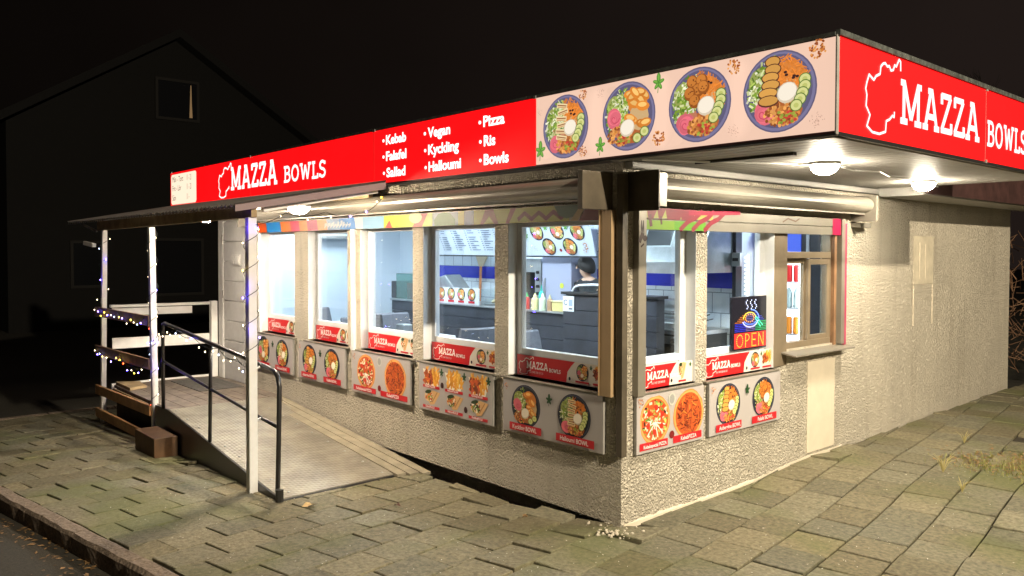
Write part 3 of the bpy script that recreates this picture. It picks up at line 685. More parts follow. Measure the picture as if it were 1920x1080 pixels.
w = MB(); w.box(-6.75, -6.72, .141, 2.75, ZF, 2.39); w.box(-6.72, -5.80, 2.73, 2.76, ZF, 2.39); w.box(-1.0, -.97, 2.80, 5.0, ZF, 2.39); w.box(-.97, -.141, 4.97, 5.0, ZF, 2.39)
w.box(-.145, -.1405, 2.9, 4.97, ZF, 2.39); w.box(-6.75, -6.0, .141, .145, ZF, 2.39)
w.box(-6.72, -.145, .1405, .1445, ZF, .855); w.box(-.1445, -.1405, .145, 2.9, ZF, .855)
w.build('interior_wall', M_inner, K)
w = MB(); w.box(-5.80, -.97, 2.73, 2.80, ZF, 1.443); w.box(-5.80, -.97, 2.73, 2.80, 1.60, 2.39); w.build('tiled_wall', tilemat(), K)
MB().box(-5.80, -.97, 2.728, 2.80, 1.443, 1.60).build('blue_tile_band', mat('blue_tile', (.02, .03, .42), rough=.25, var=.12, vs=6), K)
MB().box(-.97, -.93, 2.72, 2.82, ZF, 2.39).build('door_frame', M_darkwood, K)
def ceiling_panel(x, y, sx, sy, st):
    o = B(x - sx / 2, x + sx / 2, y - sy / 2, y + sy / 2, 2.36, 2.385).build('ceiling_light', emat('cool_panel', (.74, .88, 1.0), st * 9.5), K)
for x, y, st in ((-5.9, 1.1, 6), (-4.3, 1.2, 6), (-2.7, 1.2, 6), (-1.2, 1.1, 5), (-3.6, 2.3, 4), (-1.3, 2.2, 3), (-.5, 3.4, 3)): ceiling_panel(x, y, .55, .4, st)

# service counter
T = thing('service_counter', 'long charcoal plank service counter inside the kiosk', 'counter', (-3.4, 2.1, ZF))
w = MB()
for k in range(7): w.box(-5.66, -2.405, 1.90 + (k % 2) * .002, 1.93, ZF + .01 + k * .14, ZF + .005 + (k + 1) * .14)
w.box(-5.66, -2.405, 1.93, 2.4, ZF, 1.14); w.build('counter_front', M_darkwood, T)
MB().box(-5.68, -2.405, 1.88, 2.42, 1.151, 1.172).build('counter_top', M_steel, T, bevel=.003)
w = MB()
for k in range(8): w.box(-2.40, -1.20, 1.86 + (k % 2) * .002, 1.90, ZF + .01 + k * .147, ZF + .005 + (k + 1) * .147)
w.box(-2.40, -1.20, 1.90, 1.98, ZF, 1.36); w.build('till_block', M_darkwood, T)
MB().box(-2.42, -1.17, 1.84, 2.0, 1.362, 1.39).build('counter_top', M_black, T, bevel=.003)
# things on the counter
T = thing('display_panel', 'white counter panel printed with four food bowls', 'display panel', (-4.3, 1.93, 1.172))
B(-4.72, -3.86, 1.92, 1.94, 1.172, 1.36).build('board', M_tblwhite, T)
A = Art()
for k, kd in enumerate(('aubergine', 'halloumi', 'chicken', 'falafel')):
    bowl(A, .12 + k * .2, .11, .075, kd, 40 + k, lod=.3); A.rect(.06 + k * .2, .01, .18 + k * .2, .035, sr(190, 40, 50))
A.build('print', M_art, T, (-4.70, 1.919, 1.175), (1, 0, 0), ZU)
T = thing('steel_tray_stack', 'steel trays of prepared food on the counter behind glass', 'tray', (-3.5, 2.1, 1.172))
MB().box(-3.80, -3.25, 1.95, 2.3, 1.172, 1.20).build('tray', M_steel, T, bevel=.004)
MB().box(-3.82, -3.815, 1.93, 2.32, 1.172, 1.36).box(-3.82, -3.25, 1.93, 1.935, 1.172, 1.36).build('glass_guard', M_glass, T)
w = MB(); rnd = random.Random(8)
for k in range(30): w.lathe((-3.75 + rnd.random() * .45, 2.0 + rnd.random() * .25, 1.20), [(.03, 0), (.035, .02), (.01, .04)], 7)
w.build('food', mat('mixed_food', (.5, .42, .25), var=.5, vs=30), T)
T = thing('glass_display_case', 'small glass display case with a red box at the counter end', 'display case', (-5.4, 2.1, 1.172))
w = MB(); w.box(-5.6, -5.16, 1.93, 1.935, 1.172, 1.5); w.box(-5.6, -5.595, 1.935, 2.3, 1.172, 1.5); w.box(-5.6, -5.16, 1.935, 2.3, 1.50, 1.505); w.build('glass', mat('green_glass', (.5, .75, .72), rough=.1, trans=.85), T)
MB().box(-5.40, -5.18, 1.97, 2.15, 1.172, 1.38).build('red_box', mat('red_card', (.6, .03, .03)), T)
MB().box(-5.75, -5.61, 1.95, 2.25, 1.172, 1.40).build('terminal', M_black, T, bevel=.005)
def bottle(x, y, z, label, h, rr, c, capc, cat='bottle'):
    T = thing('sauce_bottle', label, cat, (x, y, z), 'sauce bottles on the counter')
    MB().lathe((x, y, z), [(rr, 0), (rr, h * .6), (rr * .9, h * .68), (rr * .45, h * .74)], 14).build('body', c, T, smooth=False)
    MB().lathe((x, y, z + h * .74), [(rr * .5, 0), (rr * .45, h * .08), (rr * .12, h * .26)], 10).build('cap', capc, T)
mr_, my, mc, mg, mo = mat('red_sauce', (.55, .03, .03), rough=.3), mat('pale_sauce', (.75, .68, .35), rough=.3), mat('clear_sauce', (.62, .75, .55), rough=.3), mat('green_cap', (.05, .4, .12)), mat('brown_sauce', (.45, .28, .16), rough=.3)
bottle(-3.03, 1.93, 1.172, 'red sauce bottle with a green cap on the counter', .18, .035, mr_, mg)
bottle(-2.90, 1.93, 1.172, 'yellow squeeze bottle beside the red sauce bottle', .18, .04, my, my)
bottle(-2.78, 1.93, 1.172, 'pale green squeeze bottle between the yellow and the brown one', .185, .04, mc, mc)
bottle(-2.67, 1.93, 1.172, 'brown sauce bottle next to the yellow plastic tub', .17, .032, mo, my)
bottle(-3.0, 2.12, 1.172, 'tall teal bottle behind the red sauce bottle', .26, .03, mat('teal_plastic', (.05, .5, .42)), mat('teal_cap', (.04, .4, .34)))
T = thing('food_tub', 'yellowish plastic food tub on the counter', 'tub', (-2.5, 1.98, 1.172))
MB().prism([(-2.63, 1.172), (-2.425, 1.172), (-2.42, 1.27), (-2.635, 1.27)], 1.92, 2.05, 'y').build('tub', mat('tub_plastic', (.62, .55, .24), rough=.4), T, bevel=.006)
MB().box(-2.64, -2.416, 1.912, 2.056, 1.27, 1.282).build('lid', mat('tub_lid', (.75, .7, .42), rough=.4), T, bevel=.003)
T = thing('payment_notice', 'white card notice stuck on the dark till block', 'notice', (-2.32, 1.85, 1.2))
B(-2.395, -2.24, 1.85, 1.856, 1.19, 1.345).build('card', M_tblwhite, T)
A = Art(); A.stroke(arc(.04, .09, .022, .025, 40, 330), .008, sr(40, 60, 90)); A.rect(.085, .055, .135, .12, sr(150, 170, 190)); A.rect(.085, .02, .135, .035, sr(50, 60, 70))
A.build('print', M_art, T, (-2.395, 1.8495, 1.19), (1, 0, 0), ZU)
T = thing('curved_glass_cover', 'curved glass cover with white edge behind the till block', 'glass cover', (-2.1, 2.0, 1.39))
MB().tube([(-2.36, 1.95, 1.392), (-2.33, 1.95, 1.43), (-2.26, 1.95, 1.455), (-2.1, 1.96, 1.465), (-1.9, 1.97, 1.465)], .012, 8).build('rim', M_pvc, T)
MB().prism([(-2.36, 1.392), (-2.33, 1.43), (-2.26, 1.455), (-2.1, 1.463), (-1.85, 1.463), (-1.85, 1.392)], 1.965, 2.15, 'y').build('glass', M_glass, T)

# menu board above the counter
T = thing('menu_board', 'hanging white menu board with bowls and price columns above the counter', 'menu board', (-3.7, 2.1, 1.76))
for xa, xb in ((-5.15, -2.27),):
    MB().add([(xa, 2.2, 1.76), (xb, 2.2, 1.74), (xb + .06, 2.0, 2.2), (xa, 2.0, 2.2), (xa, 2.215, 1.76), (xb, 2.215, 1.74), (xb + .06, 2.015, 2.2), (xa, 2.015, 2.2)], [(0, 1, 2, 3), (4, 7, 6, 5), (0, 4, 5, 1), (1, 5, 6, 2), (2, 6, 7, 3), (3, 7, 4, 0)]).build('board', mat('menu_white', (.66, .72, .80), rough=.35), T)
MB().box(-5.15, -2.26, 2.19, 2.22, 1.735, 1.75).build('lower_rail', M_black, T)
A = Art()
for k, (a, b, kd) in enumerate(((2.11, .275, 'halloumi'), (2.43, .28, 'chicken'), (2.73, .27, 'falafel'), (2.24, .10, 'halloumi'), (2.56, .10, 'aubergine'))): bowl(A, a, b, .102, kd, 60 + k, lod=.35)
mint(A, 2.27, .33, .05); mint(A, 2.58, .33, .05); mint(A, 1.93, .24, .05); cluster(A, 2.78, .09, .05, 5, n=16); cluster(A, 2.02, .10, .05, 6, 'seed', 16); A.ell(2.41, .06, .02, .02, sr(150, 40, 40))
for k in range(5): A.ell(.3 + k * .12, .42, .04, .035, vary(sr(190, 180, 140), rnd), 10)
for k in range(4): A.ell(1.0 + k * .2, .42, .06, .045, vary(sr(225, 170, 60), rnd), 10)
for cx in range(6):
    for ry in range(11):
        if ry in (3,) and cx % 2: continue
        A.rect(.08 + cx * .27, .34 - ry * .028, .08 + cx * .27 + rnd.uniform(.06, .17), .349 - ry * .028, sr(96, 110, 130))
        A.rect(.3 + cx * .27, .34 - ry * .028, .325 + cx * .27, .349 - ry * .028, sr(96, 110, 130))
vd = Vector((0, -.2, .44)).normalized()
A.build('print', M_art, T, (-5.15, 2.194, 1.761), (1, 0, 0), vd)

# kitchen
T = thing('extractor_hood', 'stainless extractor hood with dark filter openings over the range', 'extractor hood', (-1.9, 2.4, 1.6))
MB().prism([(2.2, 1.60), (2.715, 1.60), (2.715, 2.38), (2.5, 2.38), (2.2, 1.70)], -1.72, -.96, 'x').build('canopy', mat('hood_steel', (.28, .31, .32), rough=.35, metal=.7, var=.15), T)
vd2 = Vector((0, .3, .68)).normalized(); A = Art()
for k in range(2):
    x0 = .02 + k * .37; A.rect(x0 - .01, .14, x0 + .33, .36, sr(150, 160, 160)); A.rect(x0, .15, x0 + .32, .35, sr(34, 38, 40))
A.build('filter', M_art, T, (-1.70, 2.205, 1.72), (1, 0, 0), vd2, eps=1e-4)
MB().box(-1.73, -.95, 2.185, 2.2, 1.59, 1.70).build('lip', M_steel, T)
T = thing('control_box', 'small grey switch box on the tiles beside the hood', 'switch box', (-1.1, 2.7, 1.66))
MB().box(-.955, -.86, 2.68, 2.719, 1.66, 1.79).build('box', M_steel, T, bevel=.003); MB().box(-.94, -.88, 2.675, 2.68, 1.71, 1.74).build('display', M_black, T)
T = thing('cooking_range', 'stainless cooking range with grill and knobs under the hood', 'cooking range', (-1.7, 2.4, ZF))
MB().box(-2.5, -1.02, 2.15, 2.72, ZF, 1.02).build('body', M_dksteel, T, bevel=.004)
MB().box(-2.52, -1.0, 2.13, 2.725, 1.021, 1.06).box(-2.5, -1.02, 2.12, 2.15, .93, 1.0).build('worktop', M_steel, T, bevel=.003)
for k in range(6): MB().lathe((-2.3 + k * .22, 2.118, .965), [(.022, 0), (.02, -.025)], 12, 'y').build('knob', M_black, T)
T = thing('contact_grill', 'open steel contact grill on the cooking range', 'grill', (-1.5, 2.4, 1.06))
MB().box(-1.72, -1.30, 2.25, 2.55, 1.062, 1.12).build('base', M_steel, T, bevel=.006)
MB().prism([(2.50, 1.13), (2.57, 1.13), (2.48, 1.34), (2.42, 1.32)], -1.72, -1.30, 'x').build('lid', M_steel, T, bevel=.004)
MB().tube([(-1.7, 2.4, 1.2), (-1.3, 2.4, 1.2)], .02).build('plate', M_dksteel, T)
T = thing('squeeze_bottle', 'squeeze bottle half full of yellow oil near the steel pots', 'bottle', (-1.22, 2.35, 1.06))
MB().lathe((-1.22, 2.3, 1.062), [(.035, 0), (.035, .09)], 14).build('oil', mat('yellow_oil', (.45, .45, .05), rough=.2), T)
MB().lathe((-1.22, 2.3, 1.153), [(.035, 0), (.034, .03), (.01, .06), (.004, .11)], 14).build('top', M_tblwhite, T)
for k, (x, y, h, lb) in enumerate(((-1.18, 2.5, .1, 'low steel pot at the back of the range'), (-1.08, 2.3, .16, 'taller steel pot behind the lit sign'))):
    T = thing('steel_pot', lb, 'pot', (x, y, 1.06), 'pots on the range'); MB().lathe((x, y, 1.062), [(.06, 0), (.075, h), (.08, h)], 18).build('pot', M_steel, T); MB().tube([(x + .07, y, 1.06 + h * .8), (x + .15, y, 1.06 + h)], .006).build('handle', M_black, T)
T = thing('pizza_oven', 'steel oven with open front behind the counter', 'oven', (-3.6, 2.55, 1.17))
MB().box(-4.0, -3.2, 2.3, 2.72, 1.17, 1.22).box(-4.0, -3.2, 2.3, 2.72, 1.56, 1.72).box(-4.0, -3.93, 2.3, 2.72, 1.22, 1.56).box(-3.3, -3.2, 2.3, 2.72, 1.22, 1.56).box(-3.93, -3.3, 2.66, 2.72, 1.22, 1.56).build('body', M_steel, T, bevel=.004)
MB().box(-3.93, -3.3, 2.60, 2.65, 1.23, 1.55).build('cavity', M_dksteel, T)
for k in range(4): MB().lathe((-3.245, 2.298, 1.32 + k * .08), [(.02, 0), (.018, -.02)], 10, 'y').build('knob', M_black, T)
MB().box(-4.0, -3.2, 2.3, 2.72, ZF, 1.168).build('stand', M_dksteel, T)
T = thing('tall_fridge', 'tall grey fridge behind the till block', 'fridge', (-2.95, 2.5, ZF))
MB().box(-3.18, -2.72, 2.3, 2.72, ZF, 2.05).build('body', mat('fridge_grey', (.33, .35, .46), rough=.35), T, bevel=.006)
MB().box(-3.14, -3.12, 2.285, 2.3, 1.1, 1.5).build('handle', M_steel, T)
MB().lathe((-2.86, 2.297, 1.42), [(.03, 0), (.03, -.004)], 14, 'y').build('sticker', mat('yellow_sticker', (.55, .6, .05)), T)
T = thing('pizza_peel', 'long wooden pizza peel leaning on the tiled wall', 'pizza peel', (-4.75, 2.7, 1.1))
MB().prism([(-4.86, 1.72), (-4.80, 1.60), (-4.72, 1.60), (-4.64, 1.72), (-4.64, 1.86), (-4.86, 1.86)], 2.69, 2.705, 'y').build('blade', mat('peel_wood', (.5, .42, .28)), T)
MB().beam((-4.76, 2.69, 1.60), (-4.75, 2.66, 1.05), .03, .02).build('handle', mat('peel_handle', (.5, .2, .08)), T)
T = thing('plastic_bag', 'white plastic carrier bag standing in front of the oven', 'bag', (-3.75, 2.2, 1.17))
w = MB().prism([(-3.80, 1.172), (-3.60, 1.172), (-3.58, 1.36), (-3.66, 1.38), (-3.68, 1.46), (-3.71, 1.44), (-3.74, 1.38), (-3.78, 1.47), (-3.81, 1.44), (-3.8, 1.36)], 2.12, 2.24, 'y')
w.build('bag', mat('white_plastic', (.72, .75, .78), rough=.4, bump=.6, bs=20, bd=.02), T, bevel=.01)
T = thing('steel_machine', 'angled steel food machine beside the display panel', 'machine', (-4.75, 2.35, 1.17))
MB().prism([(-4.98, 1.172), (-4.55, 1.172), (-4.58, 1.30), (-4.72, 1.42), (-4.82, 1.5), (-4.98, 1.46)], 2.15, 2.4, 'y').build('body', M_steel, T, bevel=.01)
T = thing('wall_air_conditioner', 'white air conditioner high on the white wall', 'air conditioner', (-6.65, 1.5, 2.0))
w = MB().box(-6.72, -6.5, 1.1, 1.85, 1.96, 2.2).build('body', M_tblwhite, T, bevel=.02)
MB().box(-6.5, -6.492, 1.13, 1.82, 2.06, 2.07).box(-6.5, -6.492, 1.13, 1.82, 2.035, 2.045).box(-6.5, -6.492, 1.13, 1.82, 1.975, 2.01).build('vent_slot', M_grey, T)
# drinks fridge seen through the hatch
T = thing('drinks_fridge', 'lit drinks fridge with cans behind the serving hatch', 'fridge', (-.55, 3.4, ZF))
F_ = T
MB().box(-.96, -.93, 3.1, 3.6, ZF, 2.1).box(-.48, -.42, 3.1, 3.6, ZF, 2.1).box(-.93, -.48, 3.55, 3.6, ZF, 2.1).box(-.93, -.48, 3.1, 3.55, ZF, .5).build('cabinet', M_black, T)
MB().box(-.93, -.47, 3.08, 3.12, 1.80, 2.02).build('header', emat('blue_header', (.08, .16, .9), .8), T)
MB().box(-.92, -.49, 3.53, 3.548, .5, 1.79).build('light_panel', emat('fridge_glow', (.85, .93, 1), 3.2), T)
for k in range(5): MB().box(-.92, -.49, 3.12, 3.53, .5 + k * .25, .51 + k * .25).build('shelf', M_pvc, T)
cc = [mat('can_steel', (.5, .52, .55), metal=.6, rough=.3), mat('can_silver', (.5, .52, .55), metal=.6, rough=.3), mat('can_orange', (.85, .30, .02), rough=.3), mat('can_clear', (.6, .75, .75), rough=.3), mat('can_red', (.75, .03, .03), rough=.3)]
can = None
nm = ['steel drinks can on the bottom shelf of the fridge', 'silver drinks can on the shelf below the orange cans', 'orange drinks can on the middle shelf of the fridge', 'clear drinks bottle between the orange and the red cans', 'red drinks can on the top shelf of the fridge']
for k in range(5):
    base = None
    for j in range(5):
        x = -.88 + j * .083; z = .512 + k * .25
        if base is None:
            base = MB().lathe((x, 3.17, z), [(.027, 0), (.033, .01), (.033, .15 if k != 3 else .13), (.026, .16), (.012 if k == 3 else .026, .19 if k == 3 else .162)], 12).build('drinks_can', cc[k], None, (x, 3.17, z))
            o = base
        else:
            o = base.copy(); S.collection.objects.link(o); o.location = (x, 3.17, z)
        tag(o, nm[k], 'drinks can', 'cans on fridge shelf ' + ['one', 'two', 'three', 'four', 'five'][k])
MB().box(-.928, -.918, 3.105, 3.125, .52, 1.79).box(-.49, -.482, 3.105, 3.125, .52, 1.79).box(-.91, -.5, 3.1, 3.12, 1.77, 1.79).build('front_fill_light', emat('front_fill_glow', (.9, .95, 1), 14), F_)  # light strips added inside the front edge to brighten the cans
T = thing('tall_cupboard', 'dark tall cupboard with white edges beside the drinks fridge', 'cupboard', (-.28, 3.3, ZF))
MB().box(-.385, -.235, 3.1, 3.5, ZF, 2.1).build('door_panel', M_darkwood, T); MB().box(-.415, -.387, 3.09, 3.5, ZF, 2.1).box(-.233, -.15, 3.09, 3.5, ZF, 2.1).build('side_edge', M_tblwhite, T)
# LED curtain strip and OPEN sign
T = thing('light_strip', 'vertical strip of bright white light dots behind the window', 'light strip', (-.14, 1.72, 1.45))
w = MB()
for k in range(10): w.lathe((-.16, 1.68, 1.46 + k * .032), [(.004, 0), (.007, .005), (.004, .01)], 6)
w.build('diode', emat('white_diode', (.9, .95, 1), 9), T); MB().box(-.165, -.155, 1.705, 1.725, 1.44, 1.78).build('strip', emat('strip_glow', (.9, .95, 1), 1.6), T)
T = thing('open_sign', 'black lit window sign with a burger in dots above red OPEN', 'lit sign', (-.12, 1.66, 1.03))
B(-.082, -.06, 1.345, 1.828, 1.035, 1.45).build('panel', mat('sign_black', (.012, .012, .02), rough=.25), T, bevel=.003)
A = Art()
def dots(pts, c, rr=.0055): 
    for a, b in pts: A.ell(a, b, rr, rr, c, 6)
red = (1.0, .05, .01); yl = (1, .45, .03)
A.rect(.012, .008, .46, .128, (.30, .0, .0))  # red rect and the rows below paint the LEDs' bleed behind OPEN
for k in range(13): A.rect(.015, .012 + k * .009, .455, .0165 + k * .009, (.75, .008, .008))
for k in range(13):
    for j in range(26):
        x_ = .025 + j * .017; y_ = .142 + k * .0135
        if k > 4 + 7 * math.sin(x_ * 6.6): continue
        cz = ((.02, .02, .9) if k < 5 else (.9, .22, .02)) if j < 9 else ((.02, .75, .2) if k < 6 else (.05, .08, .7)) if j > 16 else (.25, .16, .5)
        A.ell(x_, y_, .0052, .0042, tuple(q * .6 for q in cz), 6)  # coloured dots paint the LED glow spread over the panel
def seg(a, b, n): return [(a[0] + (b[0] - a[0]) * t / n, a[1] + (b[1] - a[1]) * t / n) for t in range(n + 1)]
dots(arc(.085, .068, .042, .047, 0, 360, 18), yl); dots(seg((.165, .02), (.165, .116), 8) + arc(.175, .09, .04, .027, 90, -90, 7), yl)
dots(seg((.255, .02), (.255, .116), 8) + seg((.27, .116), (.31, .116), 3) + seg((.27, .068), (.3, .068), 3) + seg((.27, .02), (.31, .02), 3), yl)
dots(seg((.35, .02), (.35, .116), 8) + seg((.36, .105), (.405, .03), 7) + seg((.415, .02), (.415, .116), 8), yl)
dots(arc(.23, .23, .11, .06, 200, 345, 16), (.7, .7, 1.2)); dots(arc(.23, .225, .09, .035, 200, 345, 13), (.1, .25, 1))
dots(arc(.22, .23, .09, .055, 20, 170, 15), (1, .7, .05)); dots(arc(.22, .24, .06, .03, 0, 360, 13), (1, .4, .02)); dots(arc(.24, .23, .11, .075, 5, 90, 12), (.2, .35, 1.2))
dots(seg((.30, .235), (.37, .17), 8) + seg((.31, .25), (.4, .18), 8), (.1, 1, .5))
for a in (.18, .24, .30): dots([(a + .014 * math.sin(q * 1.3), .315 + q * .013) for q in range(6)], (.9, .95, 1.3), .005)
A.build('dots_and_glow', attr_mat('led_dots_and_glow', emission=2.2), T, (-.0585, 1.36, 1.04), (0, 1, 0), ZU)
# dining furniture
def chair(x, y, rz, label):
    T = thing('dining_chair', label, 'chair', (x, y, ZF), 'grey upholstered chairs in the dining area')
    sx = MB(); sx.box(x - .22, x + .22, y - .22, y + .22, ZF + .40, ZF + .47); sx.build('seat', M_chair, T, bevel=.025)
    bk = MB(); n = 8; base = len(bk.v)
    for i in range(n + 1):
        t = -1 + 2 * i / n; yy = y + t * .225; xx = x - .21 + (t * t) * .06
        for z_, o in ((ZF + .45, 0), (ZF + .65, -.02), (ZF + .90, -.06), (ZF + .915, -.04), (ZF + .90, -.022), (ZF + .65, .03), (ZF + .45, .045)): bk.v.append(Vector((xx + o, yy * 1.0 + (0 if z_ < ZF + .8 else -t * .015), z_)))
    for i in range(n):
        for k in range(6): bk.f.append([base + i * 7 + k, base + (i + 1) * 7 + k, base + (i + 1) * 7 + k + 1, base + i * 7 + k + 1])
        bk.f.append([base + i * 7 + 6, base + (i + 1) * 7 + 6, base + (i + 1) * 7, base + i * 7])
    bk.f.append([base + k for k in range(7)]); bk.f.append([base + n * 7 + k for k in range(7)][::-1])
    bk.build('backrest', M_chair, T, smooth=False)
    for i in (-1, 1):
        for j in (-1, 1): MB().tube([(x + i * .17, y + j * .17, ZF + .40), (x + i * .2, y + j * .2, ZF)], [.015, .01]).build('leg', M_black, T)
    T.rotation_euler.z = rz
    return T
def table(x, y, label):
    T = thing('dining_table', label, 'table', (x, y, ZF), 'white tables in the dining area')
    MB().box(x - .32, x + .32, y - .3, y + .3, ZF + .72, ZF + .745).build('table_top', M_tblwhite, T, bevel=.006)
    MB().tube([(x, y, ZF + .02), (x, y, ZF + .72)], .03, 12).build('column', M_steel, T); MB().lathe((x, y, ZF), [(.22, 0), (.22, .012), (.04, .025)], 20).build('base', M_black, T)
table(-5.35, 1.0, 'white table behind the second window from the door'); table(-3.6, .85, 'white table behind the middle window'); table(-1.18, .68, 'white table behind the window nearest the corner')
chair(-5.55, .95, .5, 'grey chair facing the table behind the second window'); chair(-4.75, 1.0, math.pi, 'grey chair with its back to the middle window table')
chair(-4.2, 1.15, .2, 'grey chair beside the table in the middle window'); chair(-2.62, .8, math.pi - .1, 'grey chair with its rounded back behind the fourth window')
chair(-1.72, .85, 0.05, 'pale lit grey chair behind the window nearest the corner'); chair(-.62, .55, math.pi, 'grey chair tucked beside the corner post')
chair(-4.0, .5, -.2, 'grey chair by the sill of the middle window')
T = thing('napkin_holder', 'steel napkin holder on the middle window table', 'napkin holder', (-3.7, .8, ZF + .745)); MB().box(-3.76, -3.62, .72, .84, .916, 1.03).build('holder', M_steel, T, bevel=.01)

# person bending over behind the till block
def person():
    T = thing('person', 'person with dark hair in dark clothes bending over behind the till block', 'person', (-2.5, 2.47, ZF))
    def skin(name, J, E_, rad, m_, root=0, sub=1):
        me = bpy.data.meshes.new(name); me.from_pydata([Vector(p) + Vector((0, 0, 0)) for p in J], E_, [])
        o = bpy.data.objects.new(name, me); link(o, T); me.materials.append(m_)
        sk = o.modifiers.new('skin', 'SKIN'); sk.use_smooth_shade = True
        for i, v in enumerate(me.skin_vertices[0].data): v.radius = rad[i] if isinstance(rad[i], tuple) else (rad[i], rad[i]); v.use_root = i == root
        su = o.modifiers.new('sub', 'SUBSURF'); su.levels = sub; su.render_levels = sub
        return o
    sk = mat('skin', (.55, .34, .24), rough=.55); cl = mat('dark_clothes', (.02, .022, .026), rough=.85)
    J = [(0, 0, .92), (-.02, -.02, 1.12), (-.03, -.07, 1.30), (-.03, -.10, 1.36), (-.05, -.12, 1.40), (-.075, -.13, 1.475),
         (-.19, -.08, 1.27), (-.23, -.14, 1.02), (-.18, -.28, .92), (-.17, -.34, .90),
         (.13, -.08, 1.27), (.18, -.14, 1.02), (.14, -.28, .92), (.13, -.34, .90),
         (-.09, 0, .86), (-.1, -.02, .46), (-.1, 0, .07), (-.1, -.1, .03), (.09, 0, .86), (.1, -.02, .46), (.1, 0, .07), (.1, -.1, .03)]
    E_ = [(0, 1), (1, 2), (2, 3), (3, 4), (4, 5), (2, 6), (6, 7), (7, 8), (8, 9), (2, 10), (10, 11), (11, 12), (12, 13), (0, 14), (14, 15), (15, 16), (16, 17), (0, 18), (18, 19), (19, 20), (20, 21)]
    rad = [(.13, .09), (.12, .085), (.13, .09),   .042, .06, .078, .055, .04, .03, .035, .055, .04, .03, .035, .085, .055, .04, .035, .085, .055, .04, .035]
    n = len(J)
    for h, s_ in ((9, -1), (13, 1)):
        x, y, z = J[h]
        for k, (dx, l) in enumerate(((-.03, .07), (-.01, .08), (.01, .075), (.03, .06), (-.045 * s_, .045))):
            J.append((x + dx, y - l * .6, z - .01)); J.append((x + dx * 1.1, y - l, z - .035)); E_ += [(h, n), (n, n + 1)]; rad += [.009, .008]; n += 2
    skin('body', J, E_, rad, sk)
    Jc = J[:4] + [J[6], J[7], J[8], J[10], J[11], J[12], J[14], J[15], J[16], J[18], J[19], J[20]]
    Ec = [(0, 1), (1, 2), (2, 3), (2, 4), (4, 5), (5, 6), (2, 7), (7, 8), (8, 9), (0, 10), (10, 11), (11, 12), (0, 13), (13, 14), (14, 15)]
    skin('clothes', Jc, Ec, [(.145, .105), (.135, .1), (.145, .105), .065, .07, .055, .045, .07, .055, .045, .1, .07, .055, .1, .07, .055], cl)
    h = MB(); c0 = Vector((-.045, -.11, 1.475))
    for i in range(9):
        for k in range(12):
            th = math.pi * i / 8 * .62; ph = 2 * math.pi * k / 12; h.v.append(ORG[T] + c0 + Vector((math.sin(th) * math.cos(ph) * .098 + math.cos(th) * .02, math.sin(th) * math.sin(ph) * .1, math.cos(th) * .105 - math.cos(ph) * math.sin(th) * .05)))
    for i in range(8):
        for k in range(12): h.f.append([i * 12 + k, i * 12 + (k + 1) % 12, (i + 1) * 12 + (k + 1) % 12, (i + 1) * 12 + k])
    h.build('hair', mat('dark_hair', (.015, .012, .01), rough=.7), T, smooth=True)
    fc = MB(); o = ORG[T]
    for s_ in (-1, 1): fc.lathe(o + Vector((-.152, -.14 + s_ * .03, 1.475)), [(.004, 0), (.009, .006), (.004, .012)], 8)
    fc.build('eye', M_black, T); fc = MB().prism([(-.175, 1.445), (-.15, 1.485), (-.145, 1.445)], -.15, -.13, 'y'); fc.v = [v + o for v in fc.v]; fc.build('nose', sk, T)
person()

# ------------------------------------------------------------------ illuminated signs
def plates(A, lst, **kw):
    for a in lst: bowl(A, *a, plate=sr(96, 84, 132), rim=sr(130, 120, 172), **kw)
RED = (1.0, .004, .006)
M_signback = mat('sign_casing', (.10, .03, .03), rough=.5)
M_litred = emat('backlit_red', RED, 1.0)
_n = M_litred.node_tree; _t = _n.nodes.new('ShaderNodeTexCoord'); _q = _n.nodes.new('ShaderNodeTexNoise'); _q.inputs['Scale'].default_value = 2.2; _q.inputs['Detail'].default_value = 2
_m = _n.nodes.new('ShaderNodeMapRange'); _m.inputs['To Min'].default_value = .72; _m.inputs['To Max'].default_value = 1.2
_n.links.new(_t.outputs['Object'], _q.inputs['Vector']); _n.links.new(_q.outputs['Fac'], _m.inputs['Value']); _n.links.new(_m.outputs['Result'], _n.nodes['Principled BSDF'].inputs['Emission Strength'])
M_litwhite = emat('backlit_white', (1, .97, .93), 1.35)
YF = -.13
T = thing('shop_name_sign', 'long red lightbox with opening hours and shop name above the canopy', 'sign', (-5.4, YF, 2.39), 'red lightboxes round the roof')
B(-8.1, -2.806, YF + .002, -.02, 2.39, 2.87).build('casing', M_signback, T)
B(-8.1, -2.806, YF - .004, YF + .002, 2.40, 2.868).build('panel', M_litred, T)
A = Art(); c = (1.35, 1.3, 1.25)
slab(A, 'MAZZA', 2.09, .125, .26, c, w=.16, sx=1.13); slab(A, 'BOWLS', 3.50, .125, .165, c, w=.17, sx=1.33); logo(A, 1.72, .045, .40, c, .016, 1.0)
A.build('lettering', M_lit, T, (-8.1, YF - .005, 2.40), (1, 0, 0), ZU)
A = Art(); HB = (1.1, .88, .66)
A.poly([(.06, .03), (.94, .03), (.97, .06), (.97, .42), (.94, .44), (.06, .44), (.03, .41), (.03, .06)], HB)
A.build('hours_plate', M_lit, T, (-8.1, YF - .0055, 2.40), (1, 0, 0), ZU)
M_brown = mat('brown_ink', (.12, .05, .03))
for s_, x_, y_ in (('Mån - Tors', .08, .335), ('Fre - Lör', .08, .215), ('Sön', .08, .085), ('11 - 21', .62, .335), ('11 - 21', .62, .215), ('11 -', .62, .085)):
    text(s_, M_brown, T, (-8.1 + x_, YF - .0075, 2.40 + y_), (1, 0, 0), ZU, .11, sx=.85 if x_ < .5 else .6)
